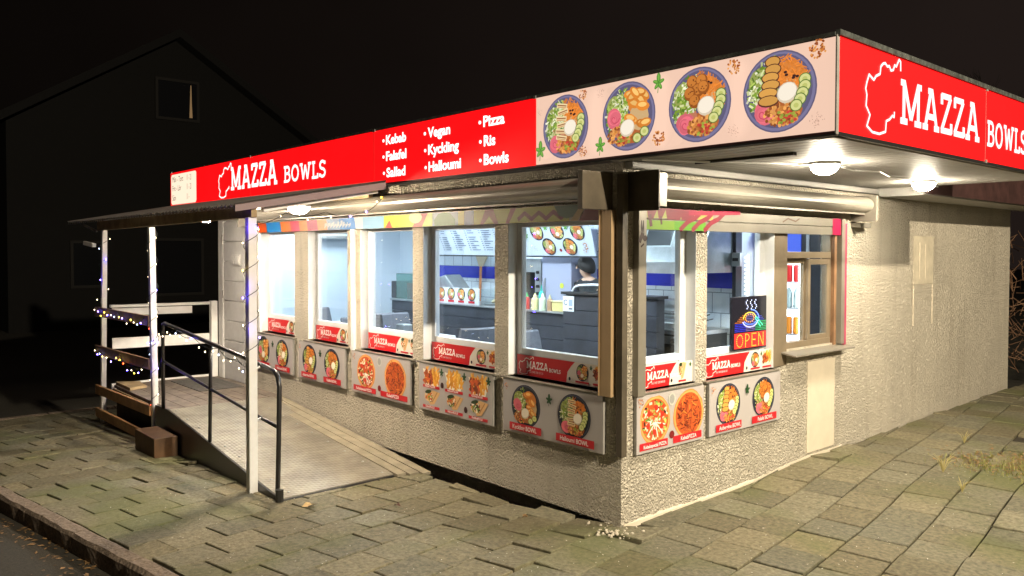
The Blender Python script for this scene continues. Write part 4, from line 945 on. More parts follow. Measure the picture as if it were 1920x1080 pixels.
T = thing('food_list_sign', 'red lightbox listing kebab falafel vegan pizza in white words', 'sign', (-1.75, YF, 2.39), 'red lightboxes round the roof')
B(-2.80, -.684, YF + .002, -.02, 2.39, 2.87).build('casing', M_signback, T)
B(-2.80, -.684, YF - .004, YF + .002, 2.40, 2.868).build('panel', M_litred, T)
for s_, xa, xb, z in (('Kebab', -2.601, -2.289, 2.732), ('Falafel', -2.601, -2.285, 2.59), ('Sallad', -2.594, -2.301, 2.447), ('Vegan', -1.973, -1.67, 2.727), ('Kyckling', -1.968, -1.559, 2.588), ('Halloumi', -1.962, -1.53, 2.449), ('Pizza', -1.257, -1.013, 2.734), ('Ris', -1.251, -1.117, 2.588), ('Bowls', -1.251, -.967, 2.448)):
    text(s_, M_litwhite, T, (xa, YF - .006, z), (1, 0, 0), ZU, .112, fit=xb - xa, bold=.0032)
    MB().lathe((xa - .042, YF - .004, z + .036), [(.0135, 0), (.0135, -.003)], 12, 'y').build('bullet', M_litwhite, T)
T = thing('food_banner_sign', 'lit pale lightbox showing four round plates of food', 'sign', (.4, YF, 2.39))
B(-.68, 1.496, YF + .002, -.02, 2.39, 2.87).build('casing', M_signback, T)
A = Art(); rnd = random.Random(21)
bgc = (.86, .57, .43)
A.rect(0, 0, 2.176, .465, bgc)
for _ in range(60):
    x_, y_ = rnd.uniform(.05, 2.1), rnd.uniform(.04, .42); q = rnd.uniform(.02, .05)
    A.ell(x_, y_, min(q * 2, x_, 2.17 - x_), min(q, y_, .46 - y_), vary(bgc, rnd, .05), 12)
for k in range(1, 4):
    for j in range(5): A.ell(.035 + k * .53, .232, .12 - j * .02, .228 - j * .01, tuple(c_ * (1 + .022 * (j + 1)) for c_ in bgc), 20)  # nested paler ellipses paint the glow of tubes behind the panel
for k, (cx, kd) in enumerate(((.285, 'halloumi'), (.84, 'chicken'), (1.368, 'falafel'), (1.872, 'aubergine'))):
    bowl(A, cx, .235, .213, kd, 100 + k, plate=sr(96, 90, 120), rim=sr(122, 116, 150), lod=1.6)
cluster(A, .468, .42, .035, 1, n=34); cluster(A, .468, .05, .035, 2, n=34); cluster(A, 1.09, .075, .045, 3, n=44); cluster(A, 1.605, .41, .042, 4, n=44); cluster(A, 2.09, .415, .045, 5, n=50)
cluster(A, .06, .36, .03, 6, 'seed', 30); cluster(A, .625, .41, .035, 7, 'seed', 34); cluster(A, 1.605, .055, .038, 8, 'seed', 36); cluster(A, 2.09, .06, .04, 9, 'seed', 40)
mint(A, .07, .09, .07); mint(A, .625, .07, .06); mint(A, 1.09, .40, .06)
A.build('food_print', M_lit, T, (-.68, YF - .001, 2.402), (1, 0, 0), ZU)
MB().box(1.494, 1.502, YF - .006, YF + .02, 2.385, 2.875).build('edge_strip', M_grey, T)
T = thing('shop_name_sign', 'large red lightbox with shop name over the serving hatch side', 'sign', (1.5, 1.5, 2.39), 'red lightboxes round the roof')
B(1.40, 1.497, YF + .022, 3.5, 2.39, 2.87).build('casing', M_signback, T)
MB().box(1.497, 1.502, YF + .022, 1.886, 2.40, 2.87).box(1.497, 1.502, 1.890, 3.5, 2.40, 2.87).build('panel', M_litred, T)
A = Art(); slab(A, 'MAZZA', .715, .118, .235, c, w=.15, sx=1.2, gap=.05); slab(A, 'BOWLS', 2.045, .107, .165, c, w=.15, sx=1.12)
logo(A, .295, .03, .43, c, .013)
A.build('lettering', M_lit, T, (1.5035, YF, 2.40), (0, 1, 0), ZU)
MB().box(1.40, 1.505, YF + .02, 3.5, 2.378, 2.398).box(-.68, 1.5, YF - .008, -.02, 2.378, 2.389).box(-8.1, -.68, YF - .008, -.02, 2.378, 2.389).build('lower_trim', M_black, T)

w = MB()
for x in (-8.05, -5.45, -2.81, -2.79, -.69): w.box(x - .012, x + .012, YF - .012, YF - .004, 2.862, 2.884)
w.build('fixing_clip', M_steel, K)
MB().box(1.503, 1.512, 1.876, 1.9, 2.86, 2.885).box(1.503, 1.512, 1.876, 1.9, 2.388, 2.41).box(1.5022, 1.5032, 1.8865, 1.8895, 2.40, 2.868).build('fixing_clip', M_grey, K)
MB().box(-5.452, -5.449, YF - .0052, YF - .0042, 2.40, 2.868).box(-2.805, -2.800, YF - .0052, YF - .0042, 2.40, 2.868).build('panel_seam', M_signback, K)
# ------------------------------------------------------------------ printed boards under the windows
BG = sr(176, 170, 168)
def poster(cat_label, u0, u1, axis, fn, loc, z0=.455, z1=.845, lab=None, off=.03):
    T = thing('menu_poster', cat_label, 'poster', loc, 'food posters below the windows')
    if axis == 'x':
        B(u0, u1, -off, -.008, z0, z1).build('board', M_grey, T); o = (u0, -off - .001, z0); ud = (1, 0, 0)
    else:
        B(.008, off, u0, u1, z0, z1).build('board', M_grey, T); o = (off + .001, u0, z0); ud = (0, 1, 0)
    A = Art(); wd, ht = u1 - u0, z1 - z0
    A.rect(.002, .002, wd - .002, ht - .002, BG); fn(A, wd, ht); A.build('print', M_art, T, o, ud, ZU)
    nd = Vector(ud).cross(Vector(ZU))
    for (s_, a, b, sz) in lab or []:
        text(s_, M_white, T, Vector(o) + Vector(ud) * a + Vector(ZU) * b + nd * .0125, ud, ZU, sz, sx=.9, bold=.0008, align='CENTER')
    return T
LR = sr(196, 34, 44)
def two_bowls(k1, k2, seed):
    def fn(A, w, h):
        bowl(A, w * .25, h * .54, h * .40, k1, seed, sx=1.0 if w > .9 else w / .98); bowl(A, w * .74, h * .54, h * .40, k2, seed + 1, sx=1.0 if w > .9 else w / .98)
        A.rect(w * .08, .02, w * .42, .075, LR); A.rect(w * .57, .02, w * .93, .075, LR)
        mint(A, w * .5, h * .75, .045, c=(sr(30, 60, 34), sr(50, 90, 48))); cluster(A, w * .045, h * .86, .026, seed, n=16); cluster(A, w * .94, h * .86, .026, seed + 3, 'seed', 20)
    return fn
def pizzas(seed, sx=1.0):
    def fn(A, w, h):
        pizza(A, w * .26, h * .54, h * .42, 'special', seed, min(1, w * .235 / (h * .42))); pizza(A, w * .76, h * .52, h * .45, 'kebab', seed + 1, min(1, w * .235 / (h * .45)))
        A.rect(w * .04, .02, w * .44, .07, LR); A.rect(w * .52, .02, w * .96, .07, LR)
        A.ell(w * .5, h * .22, .028, .028, sr(120, 30, 30), 12); A.ell(w * .5, h * .85, .04, .045, sr(186, 186, 176), 12); A.ell(w * .5, h * .85, .028, .033, sr(150, 150, 146), 12)
        cluster(A, w * .05, h * .88, .03, seed, n=18); cluster(A, w * .94, h * .88, .02, seed + 3, 'seed', 16)
    return fn
def six(A, w, h):
    for k in range(3):
        fries(A, w * (.18 + k * .32), h * .73, w * .25, h * .36, 70 + k, k != 1); A.rect(w * (.06 + k * .32), h * .49, w * (.30 + k * .32), h * .55, LR)
        wrap(A, w * (.19 + k * .32), h * .29, w * .24, h * .32, 80 + k); A.rect(w * (.06 + k * .32), h * .05, w * (.30 + k * .32), h * .11, LR)
        mint(A, w * (.33 + k * .31), h * .86, .04, c=(sr(30, 60, 34), sr(50, 90, 48)))
    A.ell(w * .34, h * .6, .022, .026, sr(60, 24, 20), 12); A.ell(w * .66, h * .2, .022, .026, sr(60, 24, 20), 12)
poster('grey poster with two dark bowls, nearest the ramp handrail', -5.60, -4.62, 'x', two_bowls('chicken', 'halloumi', 31), (-5.1, -.03, .455), lab=[('Kyckling BOWL', .245, .034, .04), ('Halloumi BOWL', .735, .034, .04)])
poster('grey poster with aubergine and falafel bowls, second from the ramp', -4.49, -3.51, 'x', two_bowls('aubergine', 'falafel', 33), (-4.0, -.03, .455), lab=[('Aubergine BOWL', .245, .034, .038), ('Falafel BOWL', .735, .034, .04)])
poster('grey poster with two round pizzas under the middle window', -3.38, -2.385, 'x', pizzas(35), (-2.9, -.03, .455), lab=[('Kebabspecial PIZZA', .24, .033, .038), ('KebabPIZZA', .735, .033, .042)])
poster('grey poster with three fries portions over three wraps', -2.25, -1.265, 'x', six, (-1.75, -.03, .455),
       lab=[('KebabTALLRIK', .177, .2, .026), ('HalloumiTALLRIK', .492, .2, .022), ('KycklingTALLRIK', .807, .2, .022), ('KebabRULLE', .177, .028, .026), ('HalloumiRULLE', .492, .028, .024), ('KycklingRULLE', .807, .028, .024)])
poster('shaded grey poster of chicken and halloumi bowls left of the corner', -1.145, -.135, 'x', two_bowls('chicken', 'halloumi', 37), (-.64, -.03, .455), lab=[('Kyckling BOWL', .25, .034, .044), ('Halloumi BOWL', .755, .034, .044)])
poster('bright grey poster with two pizzas right of the corner', .115, .86, 'y', pizzas(39), (.03, .49, .455), lab=[('Kebabspecial PIZZA', .18, .034, .033), ('KebabPIZZA', .55, .034, .038)])
poster('bright grey poster with aubergine and falafel bowls by the smooth patch', .925, 1.895, 'y', two_bowls('aubergine', 'falafel', 43), (.03, 1.41, .455), lab=[('Aubergine BOWL', .25, .034, .042), ('Falafel BOWL', .73, .034, .042)])
def strip(label, u0, u1, axis, foods, loc, seed, plane):
    T = thing('name_strip', label, 'sign', loc, 'red name strips in the windows'); z0, z1 = .87, 1.022
    A = Art(); w = u1 - u0; h = z1 - z0
    if axis == 'x': B(u0, u1, plane - .004, plane, z0, z1).build('board', M_white, T); o, ud = (u0, plane - .005, z0), (1, 0, 0)
    else: B(plane, plane + .004, u0, u1, z0, z1).build('board', M_white, T); o, ud = (plane + .005, u0, z0), (0, 1, 0)
    A.rect(0, 0, w, h, sr(226, 218, 206)); e = w * .56
    A.poly([(0, 0), (e, 0), (e + .012, h * .5), (e + .05, h * .8), (e + .085, h), (0, h)], sr(206, 30, 34))
    logo(A, .02, .008, .138, WH, .0045, 1.2)
    x2 = slab(A, 'MAZZA', .105, .058, .052, WH, sx=1.05, w=.17); slab(A, 'BOWLS', x2 + .008, .052, .026, WH, sx=1.1, w=.18)
    for k, fd in enumerate(foods):
        cx = w * (.73 if len(foods) > 1 else .80) + k * w * .18
        if fd == 'bowl': bowl(A, cx, h * .56, h * .40, 'falafel' if seed % 2 else 'chicken', seed, sx=.95, lod=.4)
        elif fd == 'wrap': wrap(A, cx, h * .58, w * .15, h * .8, seed)
        elif fd == 'pizza': pizza(A, cx, h * .56, h * .38, 'kebab', seed)
        else: fries(A, cx, h * .58, w * .15, h * .62, seed)
        A.rect(cx - w * .07, h * .07, cx + w * .07, h * .16, LR)
    A.ell(w * .6, h * .2, .011, .013, sr(24, 24, 30), 10); mint(A, w * .82 if len(foods) > 1 else w * .95, h * .82, .02, c=(sr(40, 80, 44), sr(60, 110, 58)))
    A.build('print', M_art, T, o, ud, ZU)
    nd = Vector(ud).cross(Vector(ZU))
    text('Tel. 040 558 00 30', M_white, T, Vector(o) + Vector(ud) * .14 + Vector(ZU) * .026 + nd * .006, ud, ZU, .022, sx=.9)
strip('red name strip with bowl and pizza, closest to the ramp', -5.47, -4.64, 'x', ('bowl', 'pizza'), (-5.05, .08, .87), 51, .08)
strip('red name strip with bowl and pizza in the second window', -4.30, -3.52, 'x', ('bowl', 'pizza'), (-3.9, .08, .87), 53, .08)
strip('red name strip with two wraps in the middle window', -3.25, -2.40, 'x', ('wrap', 'wrap'), (-2.8, .08, .87), 55, .08)
strip('red name strip with bowl and fries above the poster of wraps', -2.215, -1.285, 'x', ('bowl', 'fries'), (-1.75, .08, .87), 56, .08)
strip('dim red name strip left of the corner post', -1.105, -.17, 'x', ('bowl', 'fries'), (-.63, .08, .87), 58, .08)
strip('red name strip with a single wrap right of the corner', .185, .80, 'y', ('wrap',), (-.03, .49, .87), 59, -.03)
strip('red name strip below the lit open sign', .935, 1.86, 'y', ('bowl', 'fries'), (-.03, 1.4, .87), 61, -.03)

# ------------------------------------------------------------------ lamps
def dome(x, y, z, rr, label, st, col=(1, .88, .68)):
    T = thing('ceiling_lamp', label, 'lamp', (x, y, z), 'round dome lamps')
    MB().lathe((x, y, z), [(rr * 1.12, 0), (rr * 1.1, -.014), (rr * 1.03, -.018)], 28).build('base', M_white, T)
    MB().lathe((x, y, z - .018), [(rr, 0), (rr * .93, -.022), (rr * .75, -.042), (rr * .45, -.056), (.001, -.062)], 28).build('lamp_glass', emat('lamp_glow', col, st), T, smooth=True)
dome(.84, 1.02, 2.38, .088, 'glowing dome lamp on the soffit nearer the corner', 440)
dome(.70, 2.93, 2.38, .088, 'glowing dome lamp on the soffit farther from the corner', 440)
dome(-2.93, -.8, 2.19, .09, 'glowing dome lamp under the canopy above the windows', 680, (1, .82, .6))
dome(-5.05, -.8, 2.175, .085, 'glowing dome lamp under the canopy near the door', 480, (1, .85, .68))

# ------------------------------------------------------------------ canopy over the landing
T = thing('entrance_canopy', 'corrugated canopy roof on white posts over the landing and ramp', 'canopy', (-4.9, -1.2, -.2))
def zc(y): return 2.115 + (y + 1.5) * .19
w = MB(); n = 120; x0, x1 = -7.75, -2.585
for k in range(n + 1):
    x = x0 + (x1 - x0) * k / n; o = .013 * math.cos(k * math.pi)
    for y in (-1.5, -.14): w.v += [Vector((x, y, zc(y) + .035 + o)), Vector((x, y, zc(y) + .030 + o))]
for k in range(n):
    a = 4 * k; b = a + 4
    w.f += [[a, b, b + 2, a + 2], [a + 1, a + 3, b + 3, b + 1], [a, a + 1, b + 1, b]]
w.build('roof_sheet', mat('corrugated_sheet', (.34, .32, .30), rough=.35, metal=.7, var=.2, vs=6), T)
w = MB()
for k in range(1, n, 2):
    x = x0 + (x1 - x0) * k / n; w.add([(x - .014, -1.497, zc(-1.5) + .012), (x + .014, -1.497, zc(-1.5) + .012), (x + .006, -1.497, zc(-1.5) + .034), (x - .006, -1.497, zc(-1.5) + .034), (x - .014, -1.47, zc(-1.5) + .012), (x + .014, -1.47, zc(-1.5) + .012)], [(0, 1, 2, 3), (0, 4, 5, 1)])
w.build('closure_strip', M_white, T)
MB().beam((-7.2, -1.28, 2.095), (-2.605, -1.34, 2.115), .045, .11).build('beam', M_oldwood, T)
MB().beam((-7.2, -.17, 2.32), (-2.8, -.17, 2.32), .045, .09).build('beam', M_oldwood, T)
for k in range(7): x = -7.1 + k * .74; MB().beam((x, -1.25, zc(-1.25) - .02), (x, -.2, zc(-.2) - .02), .045, .07).build('rafter', M_white, T)
MB().add([(-2.60, -1.5, 2.10), (-2.60, -.15, 2.34), (-2.60, -.15, 2.40), (-2.60, -1.5, 2.15), (-2.58, -1.5, 2.10), (-2.58, -.15, 2.34), (-2.58, -.15, 2.40), (-2.58, -1.5, 2.15)],
         [(0, 1, 2, 3), (7, 6, 5, 4), (0, 4, 5, 1), (1, 5, 6, 2), (2, 6, 7, 3), (3, 7, 4, 0)]).build('barge_board', mat('barge_paint', (.22, .16, .17), rough=.5), T)
MB().beam((-7.12, -1.28, -.3), (-6.98, -1.28, 2.04), .055, .055, (0, 1, 0)).build('post', M_white, T, bevel=.004)
MB().beam((-5.38, -1.22, -.22), (-5.30, -1.27, 2.04), .06, .06, (0, 1, 0)).build('post', M_white, T, bevel=.004)
MB().beam((-2.66, -1.345, -.115), (-2.653, -1.345, 2.06), .068, .068, (0, 1, 0)).build('post', M_white, T, bevel=.004)
# landing fence (planks and white rails)
T = thing('landing_fence', 'fence of brown planks and white rails around the entrance landing', 'fence', (-6.5, -1.2, -.2))
for a, b in ((1.12, 1.118), (.66, .665), (.178, .178), (-.097, -.117)):
    MB().beam((-7.18, -1.335, a - .055), (-5.36, -1.275, b - .055), .028, .11).build('plank', M_wood if a < .5 else mat('aged_plank', (.24, .15, .09), var=.25, vs=8), T, bevel=.003)
MB().beam((-7.0, -1.2, .68), (-6.86, -.06, .68), .03, .13).build('rail', M_white, T, bevel=.003)
MB().beam((-7.0, -1.22, 1.13), (-6.86, -.06, 1.13), .12, .03).beam((-7.0, -1.2, 1.06), (-6.86, -.3, 1.06), .03, .09).build('rail', M_white, T, bevel=.003)
MB().beam((-6.98, -1.22, .16), (-6.86, -.06, .18), .04, .08).build('rail', M_white, T, bevel=.003)
MB().box(-6.84, -6.765, -.09, -.01, .1, 1.16).build('post', M_white, T, bevel=.003)
# landing + ramp
T = thing('wheelchair_ramp', 'chequer plate ramp rising to a worn plank landing by the door', 'ramp', (-4.5, -.7, -.1))
M_lw = mat('worn_boards', (.17, .14, .115), rough=.75, var=.3, vs=8, bump=.2, bs=25)
w = MB()
for k in range(8): w.box(-6.88, -4.905, -1.215 + k * .152, -1.215 + k * .152 + .147, .165, .195)
w.build('landing', M_lw, T, bevel=.002)
MB().box(-6.7, -5.75, -.62, -.1, .196, .204).build('door_mat', mat('grey_mat', (.09, .085, .08), rough=.95, var=.3, vs=20), T)
MB().box(-6.88, -5.3, -1.235, -1.217, .04, .16).box(-5.3, -4.92, -1.235, -1.217, -.1, .16).build('skirt', M_oldwood, T)
MB().box(-6.88, -4.95, -1.19, -.02, -.3, .16).build('underframe', M_roof, T)
MB().add([(-6.87, -1.2, .2), (-6.3, -1.2, .2), (-6.42, -.98, .2), (-6.78, -.95, .2), (-6.87, -1.2, .235), (-6.32, -1.2, .23), (-6.44, -.99, .225), (-6.77, -.96, .23)], [(0, 1, 2, 3), (7, 6, 5, 4), (0, 4, 5, 1), (1, 5, 6, 2), (2, 6, 7, 3), (3, 7, 4, 0)]).build('loose_board', M_oldwood, T)
def platemat():
    M = mat('chequer_plate', (.30, .28, .23), rough=.42, metal=.45, var=.26, vs=4, detail=9); n = M.node_tree; p = n.nodes['Principled BSDF']
    t = n.nodes.new('ShaderNodeTexCoord'); hs_ = []
    for k, a in enumerate((40, -40)):
        mp = n.nodes.new('ShaderNodeMapping'); mp.inputs['Rotation'].default_value = (0, 0, R_(a)); mp.inputs['Scale'].default_value = (1, 1, 1)
        wv = n.nodes.new('ShaderNodeTexWave'); wv.inputs['Scale'].default_value = 7.5
        n.links.new(t.outputs['Object'], mp.inputs[0]); n.links.new(mp.outputs[0], wv.inputs['Vector']); hs_.append(wv)
    mu = n.nodes.new('ShaderNodeMath'); mu.operation = 'MULTIPLY'
    n.links.new(hs_[0].outputs['Fac'], mu.inputs[0]); n.links.new(hs_[1].outputs['Fac'], mu.inputs[1])
    b = n.nodes.new('ShaderNodeBump'); b.inputs['Strength'].default_value = .9; b.inputs['Distance'].default_value = .004
    n.links.new(mu.outputs[0], b.inputs['Height']); n.links.new(b.outputs['Normal'], p.inputs['Normal'])
    return M
def slopez(x): return .201 + (x + 4.90) * (-.272 / 2.66)
w = MB()
w.add([(-4.90, -1.235, .200), (-2.24, -1.30, -.072), (-2.26, -.29, -.072), (-4.90, -.13, .200), (-4.90, -1.235, .188), (-2.24, -1.30, -.084), (-2.26, -.29, -.084), (-4.90, -.13, .188)], [(0, 1, 2, 3), (7, 6, 5, 4), (0, 4, 5, 1), (1, 5, 6, 2), (2, 6, 7, 3), (3, 7, 4, 0)])
w.build('ramp_plate', platemat(), T)
w = MB().add([(-5.3, -1.245, .19), (-4.9, -1.25, .198), (-2.24, -1.315, -.075), (-2.24, -1.315, -.12), (-5.3, -1.245, -.22), (-5.3, -1.215, .19), (-4.9, -1.22, .198), (-2.24, -1.29, -.075), (-2.24, -1.29, -.12), (-5.3, -1.215, -.22)], [(0, 4, 3, 2, 1), (5, 6, 7, 8, 9), (0, 1, 6, 5), (1, 2, 7, 6), (2, 3, 8, 7), (3, 4, 9, 8), (4, 0, 5, 9)])
w.build('side_plate', M_black, T)
MB().tube([(-2.235, -1.31, -.09), (-2.255, -.29, -.09)], .012).tube([(-2.235, -1.315, -.1), (-2.235, -1.315, .0)], .03).build('ramp_nose', M_black, T)
w = MB()
for k, (ya, yb) in enumerate(((-.10, -.02), (-.195, -.105), (-.285, -.20))):
    xe = -2.10 - k * .05
    w.add([(-4.9, ya if k else -.10, .196), (xe, ya - (0 if k else .0), -.066), (xe, yb, -.066), (-4.9, yb, .196), (-4.9, ya, .17), (xe, ya, -.09), (xe, yb, -.09), (-4.9, yb, .17)], [(0, 1, 2, 3), (7, 6, 5, 4), (0, 4, 5, 1), (1, 5, 6, 2), (2, 6, 7, 3), (3, 7, 4, 0)])
w.build('infill_board', mat('ramp_infill', (.25, .22, .16), rough=.7, var=.2, vs=6), T)
w = MB()
for k in range(9):
    x = -4.8 + k * .31
    for y in (-1.2, -.36): w.lathe((x, y, slopez(x) + .003), [(.012, 0), (.010, .004), (.001, .005)], 8)
w.build('bolt_head', M_steel, T)
T = thing('timber_block', 'square brown timber block against the ramp side', 'timber', (-4.75, -1.4, -.2))
MB().box(-5.12, -4.53, -1.50, -1.28, -.2, .005).build('block', mat('brown_timber', (.085, .042, .016), rough=.7, var=.25, vs=7), T, bevel=.006)
# handrail
T = thing('ramp_handrail', 'black tubular handrail with a mid rail along the ramp', 'handrail', (-3.7, -1.26, -.1))
yh = -1.26
top = [(-5.0, yh, .2), (-5.0, yh, 1.0), (-4.985, yh, 1.055), (-4.93, yh, 1.068), (-3.7, yh, .97), (-2.95, yh, .915), (-2.79, yh, .90), (-2.50, yh, .882), (-2.42, yh, .868), (-2.37, yh, .83), (-2.345, yh, .76), (-2.36, yh, .35), (-2.385, yh, -.06)]
MB().tube(top, .019, 10).build('rail', M_black, T, smooth=True)
MB().tube([(-5.0, yh, .68), (-2.95, yh, .49), (-2.36, yh, .44)], .014, 8).build('mid_rail', M_black, T, smooth=True)
MB().tube([(-3.72, yh, .97), (-3.76, yh, .07)], .017, 8).build('post', M_black, T, smooth=True)
MB().tube([(-2.66, yh, .89), (-2.66, -1.31, .86)], .01, 6).tube([(-2.66, yh, .468), (-2.66, -1.31, .46)], .01, 6).build('bracket', M_steel, T)
# small camera bracket on the outer post
T = thing('security_camera', 'small white camera on a bracket beside the outermost canopy post', 'camera', (-7.2, -1.3, 1.9))
MB().tube([(-7.15, -1.32, 2.03), (-7.45, -1.4, 2.12)], .012, 6).build('arm', M_grey, T)
MB().beam((-7.10, -1.36, 1.86), (-7.28, -1.42, 1.89), .05, .045).build('housing', M_white, T, bevel=.006)

# ------------------------------------------------------------------ string lights
T = thing('string_lights', 'tangled string of tiny white blue and yellow bulbs wound round the posts and rails', 'string lights', (-4.5, -1.3, 0))
M_wire = mat('green_wire', (.01, .015, .01), rough=.5)
def bmat(n_, c_, s_): 
    return emat(n_, c_, s_)
BM = {'w': bmat('bulb_white', (1, .8, .5), 9), 'b': bmat('bulb_blue', (.12, .08, 1), 70), 'y': bmat('bulb_yellow', (1, .7, .05), 20), 'r': bmat('bulb_red', (1, .08, .02), 20), 'c': bmat('bulb_cool', (.6, .7, 1), 10)}
rnd = random.Random(14); NB = [0]
bulb_me = {}
def bulb(p, k):
    if NB[0] >= 98: return
    NB[0] += 1
    if k not in bulb_me:
        o = MB().lathe(p, [(.002, -.006), (.0042, -.004), (.0042, .004), (.002, .007)], 6).build('bulb', BM[k], T)
        o.data.transform(Matrix.Translation(-(Vector(p) - ORG[T]))); o.location = Vector(p) - ORG[T]; bulb_me[k] = o
    else:
        o = bulb_me[k].copy(); S.collection.objects.link(o); o.parent = T; o.location = Vector(p) - ORG[T]
def wire(pts, rr=.0028):
    MB().tube(pts, rr, 5).build('wire', M_wire, T)
def wind(a, b, turns, rad, seq, start=0):
    a, b = Vector(a), Vector(b); d = (b - a).normalized(); s1 = d.orthogonal().normalized(); s2 = d.cross(s1); P = []
    for k in range(turns * 10 + 1):
        t = k / (turns * 10); an = 2 * math.pi * t * turns + start; P.append(a + (b - a) * t + (s1 * math.cos(an) + s2 * math.sin(an)) * rad)
    wire(P)
    for i, q in enumerate(seq):
        t = (i + .5) / len(seq); an = 2 * math.pi * t * turns + start + .1; bulb(a + (b - a) * t + (s1 * math.cos(an) + s2 * math.sin(an)) * (rad + .016), q)
wind((-7.0, -1.28, 2.0), (-7.06, -1.28, 1.15), 4, .05, 'wcbwbww', 1.0)
wind((-5.29, -1.27, 2.0), (-5.34, -1.24, .1), 7, .055, 'wwwwbwwrbcbwwr', 2.0)
wind((-2.655, -1.345, 2.02), (-2.655, -1.345, .95), 5, .058, 'rwbycbwwbw', .5)
def drape(pts, seq, sag=.03):
    P = []
    for i in range(len(pts) - 1):
        a, b = Vector(pts[i]), Vector(pts[i + 1])
        for k in range(6): t = k / 6; P.append(a.lerp(b, t) + Vector((0, 0, -sag * 4 * t * (1 - t))))
    P.append(Vector(pts[-1])); wire(P)
    for i, q in enumerate(seq):
        t = (i + .5) / len(seq) * (len(P) - 1); k = int(t); p = P[k].lerp(P[k + 1], t - k); bulb(p + Vector((rnd.uniform(-.02, .02), -.015, rnd.uniform(-.05, .012))), q)
drape([(-7.12, -1.36, 1.12), (-6.7, -1.35, 1.09), (-6.25, -1.34, 1.11), (-5.8, -1.32, 1.06), (-5.38, -1.32, 1.10)], 'wbyybwcybwywcb', .04)
drape([(-7.15, -1.36, .66), (-6.8, -1.35, .60), (-6.2, -1.34, .64), (-5.8, -1.32, .55), (-5.38, -1.32, .63)], 'wbcywbyyrbwybw', .05)
drape([(-5.3, -1.31, .85), (-4.98, yh - .03, 1.0), (-4.6, yh - .02, 1.04), (-4.1, yh - .02, 1.0), (-3.5, yh - .02, .95), (-3.1, yh - .02, .90), (-2.8, yh - .02, .88)], 'bcwwwwwcwcbwwwcwwwwcw', .04)
drape([(-2.64, -1.39, 2.0), (-2.56, -1.1, 2.10), (-2.55, -.75, 2.12), (-2.55, -.45, 2.12), (-2.55, -.25, 2.22), (-2.57, -.16, 2.36)], 'bwwwbbwy', .03)
for p, en in (((-2.58, -1.42, 1.52), .9), ((-2.6, -1.42, 1.98), 1.2), ((-2.58, -1.40, 1.18), .7), ((-5.22, -1.36, .62), .8), ((-5.2, -1.34, 1.38), .5), ((-7.02, -1.4, 1.5), .5), ((-2.9, -.2, .95), .5)):
    li = bpy.data.lights.new('blue_bulb_glow', 'POINT'); li.energy = en * .22; li.color = (.16, .08, 1); li.shadow_soft_size = .01
    o = bpy.data.objects.new('blue_bulb_glow', li); link(o, T); o.location = Vector(p) - ORG[T]

# ------------------------------------------------------------------ litter, leaves and grass
def scatter(name, label, cat, n, region, size, m_, seed, lift=.004):
    rnd = random.Random(seed); w = MB()
    for _ in range(n):
        x, y = region(rnd); s_ = rnd.uniform(*size); a = rnd.uniform(0, 6.28); z = gz(x, y) + lift
        if y < kerb_y(x) - .1: z = gz(x, y) - .12
        dx, dy = math.cos(a) * s_, math.sin(a) * s_; nx, ny = -math.sin(a) * s_ * .45, math.cos(a) * s_ * .45
        w.add([(x - dx, y - dy, z), (x - nx, y - ny, z + s_ * rnd.uniform(.0, .3)), (x + dx, y + dy, z + s_ * rnd.uniform(0, .35)), (x + nx, y + ny, z + s_ * .1)], [(0, 1, 2), (0, 2, 3)])
    o = w.build(name, m_); tag(o, label, cat, None, 'stuff')
def gut(r_): 
    x = r_.uniform(-6, .5); return x, kerb_y(x) - .12 - abs(r_.gauss(0, .12))
scatter('gutter_leaves', 'brown leaves and debris lying in the gutter', 'leaves', 420, gut, (.006, .028), M_leaf, 3)
scatter('scattered_crumbs', 'tiny pale crumbs and stubs scattered over the paving', 'litter', 700, lambda r_: (r_.uniform(-3.2, .3), r_.uniform(-2.3, -.15)) if r_.random() < .45 else (r_.uniform(.1, 2.2), r_.uniform(-1.2, 3.6)), (.003, .0085), mat('pale_crumb', (.6, .57, .5)), 4)
def weed(r_):
    t = r_.random(); return 1.0 + t * 2.2 + r_.gauss(0, .2), 3.3 + t * 1.5 + r_.gauss(0, .5) * (.3 + t)
scatter('weedy_debris', 'leaf litter and debris on the broken slabs', 'leaves', 2600, weed, (.006, .03), M_leaf, 5)
def grass(name, label, n, region, h, seed):
    rnd = random.Random(seed); w = MB()
    for _ in range(n):
        x, y = region(rnd); z = gz(x, y) - .005; a = rnd.uniform(0, 6.28); hh = rnd.uniform(*h); lean = rnd.uniform(.1, .8) * hh; q = .0035
        dx, dy = math.cos(a), math.sin(a)
        w.add([(x - dy * q, y + dx * q, z), (x + dy * q, y - dx * q, z), (x + dx * lean * .4 + dy * q * .7, y + dy * lean * .4 - dx * q * .7, z + hh * .6), (x + dx * lean * .4 - dy * q * .7, y + dy * lean * .4 + dx * q * .7, z + hh * .6), (x + dx * lean, y + dy * lean, z + hh)], [(0, 1, 2, 3), (3, 2, 4)])
    tag(w.build(name, mat('grass_blade', (.14, .17, .03), rough=.6, col2=(.28, .25, .08), vs=6)), label, 'grass', None, 'stuff')
def moss(r_):
    t = r_.random(); return 1.1 + t * 2.2 + r_.gauss(0, .2), 3.2 + t * 1.7 + r_.gauss(0, .5) * (.3 + t)
grass('ground_cover', 'short grass and moss growing through the broken slabs', 6500, moss, (.006, .045), 6)
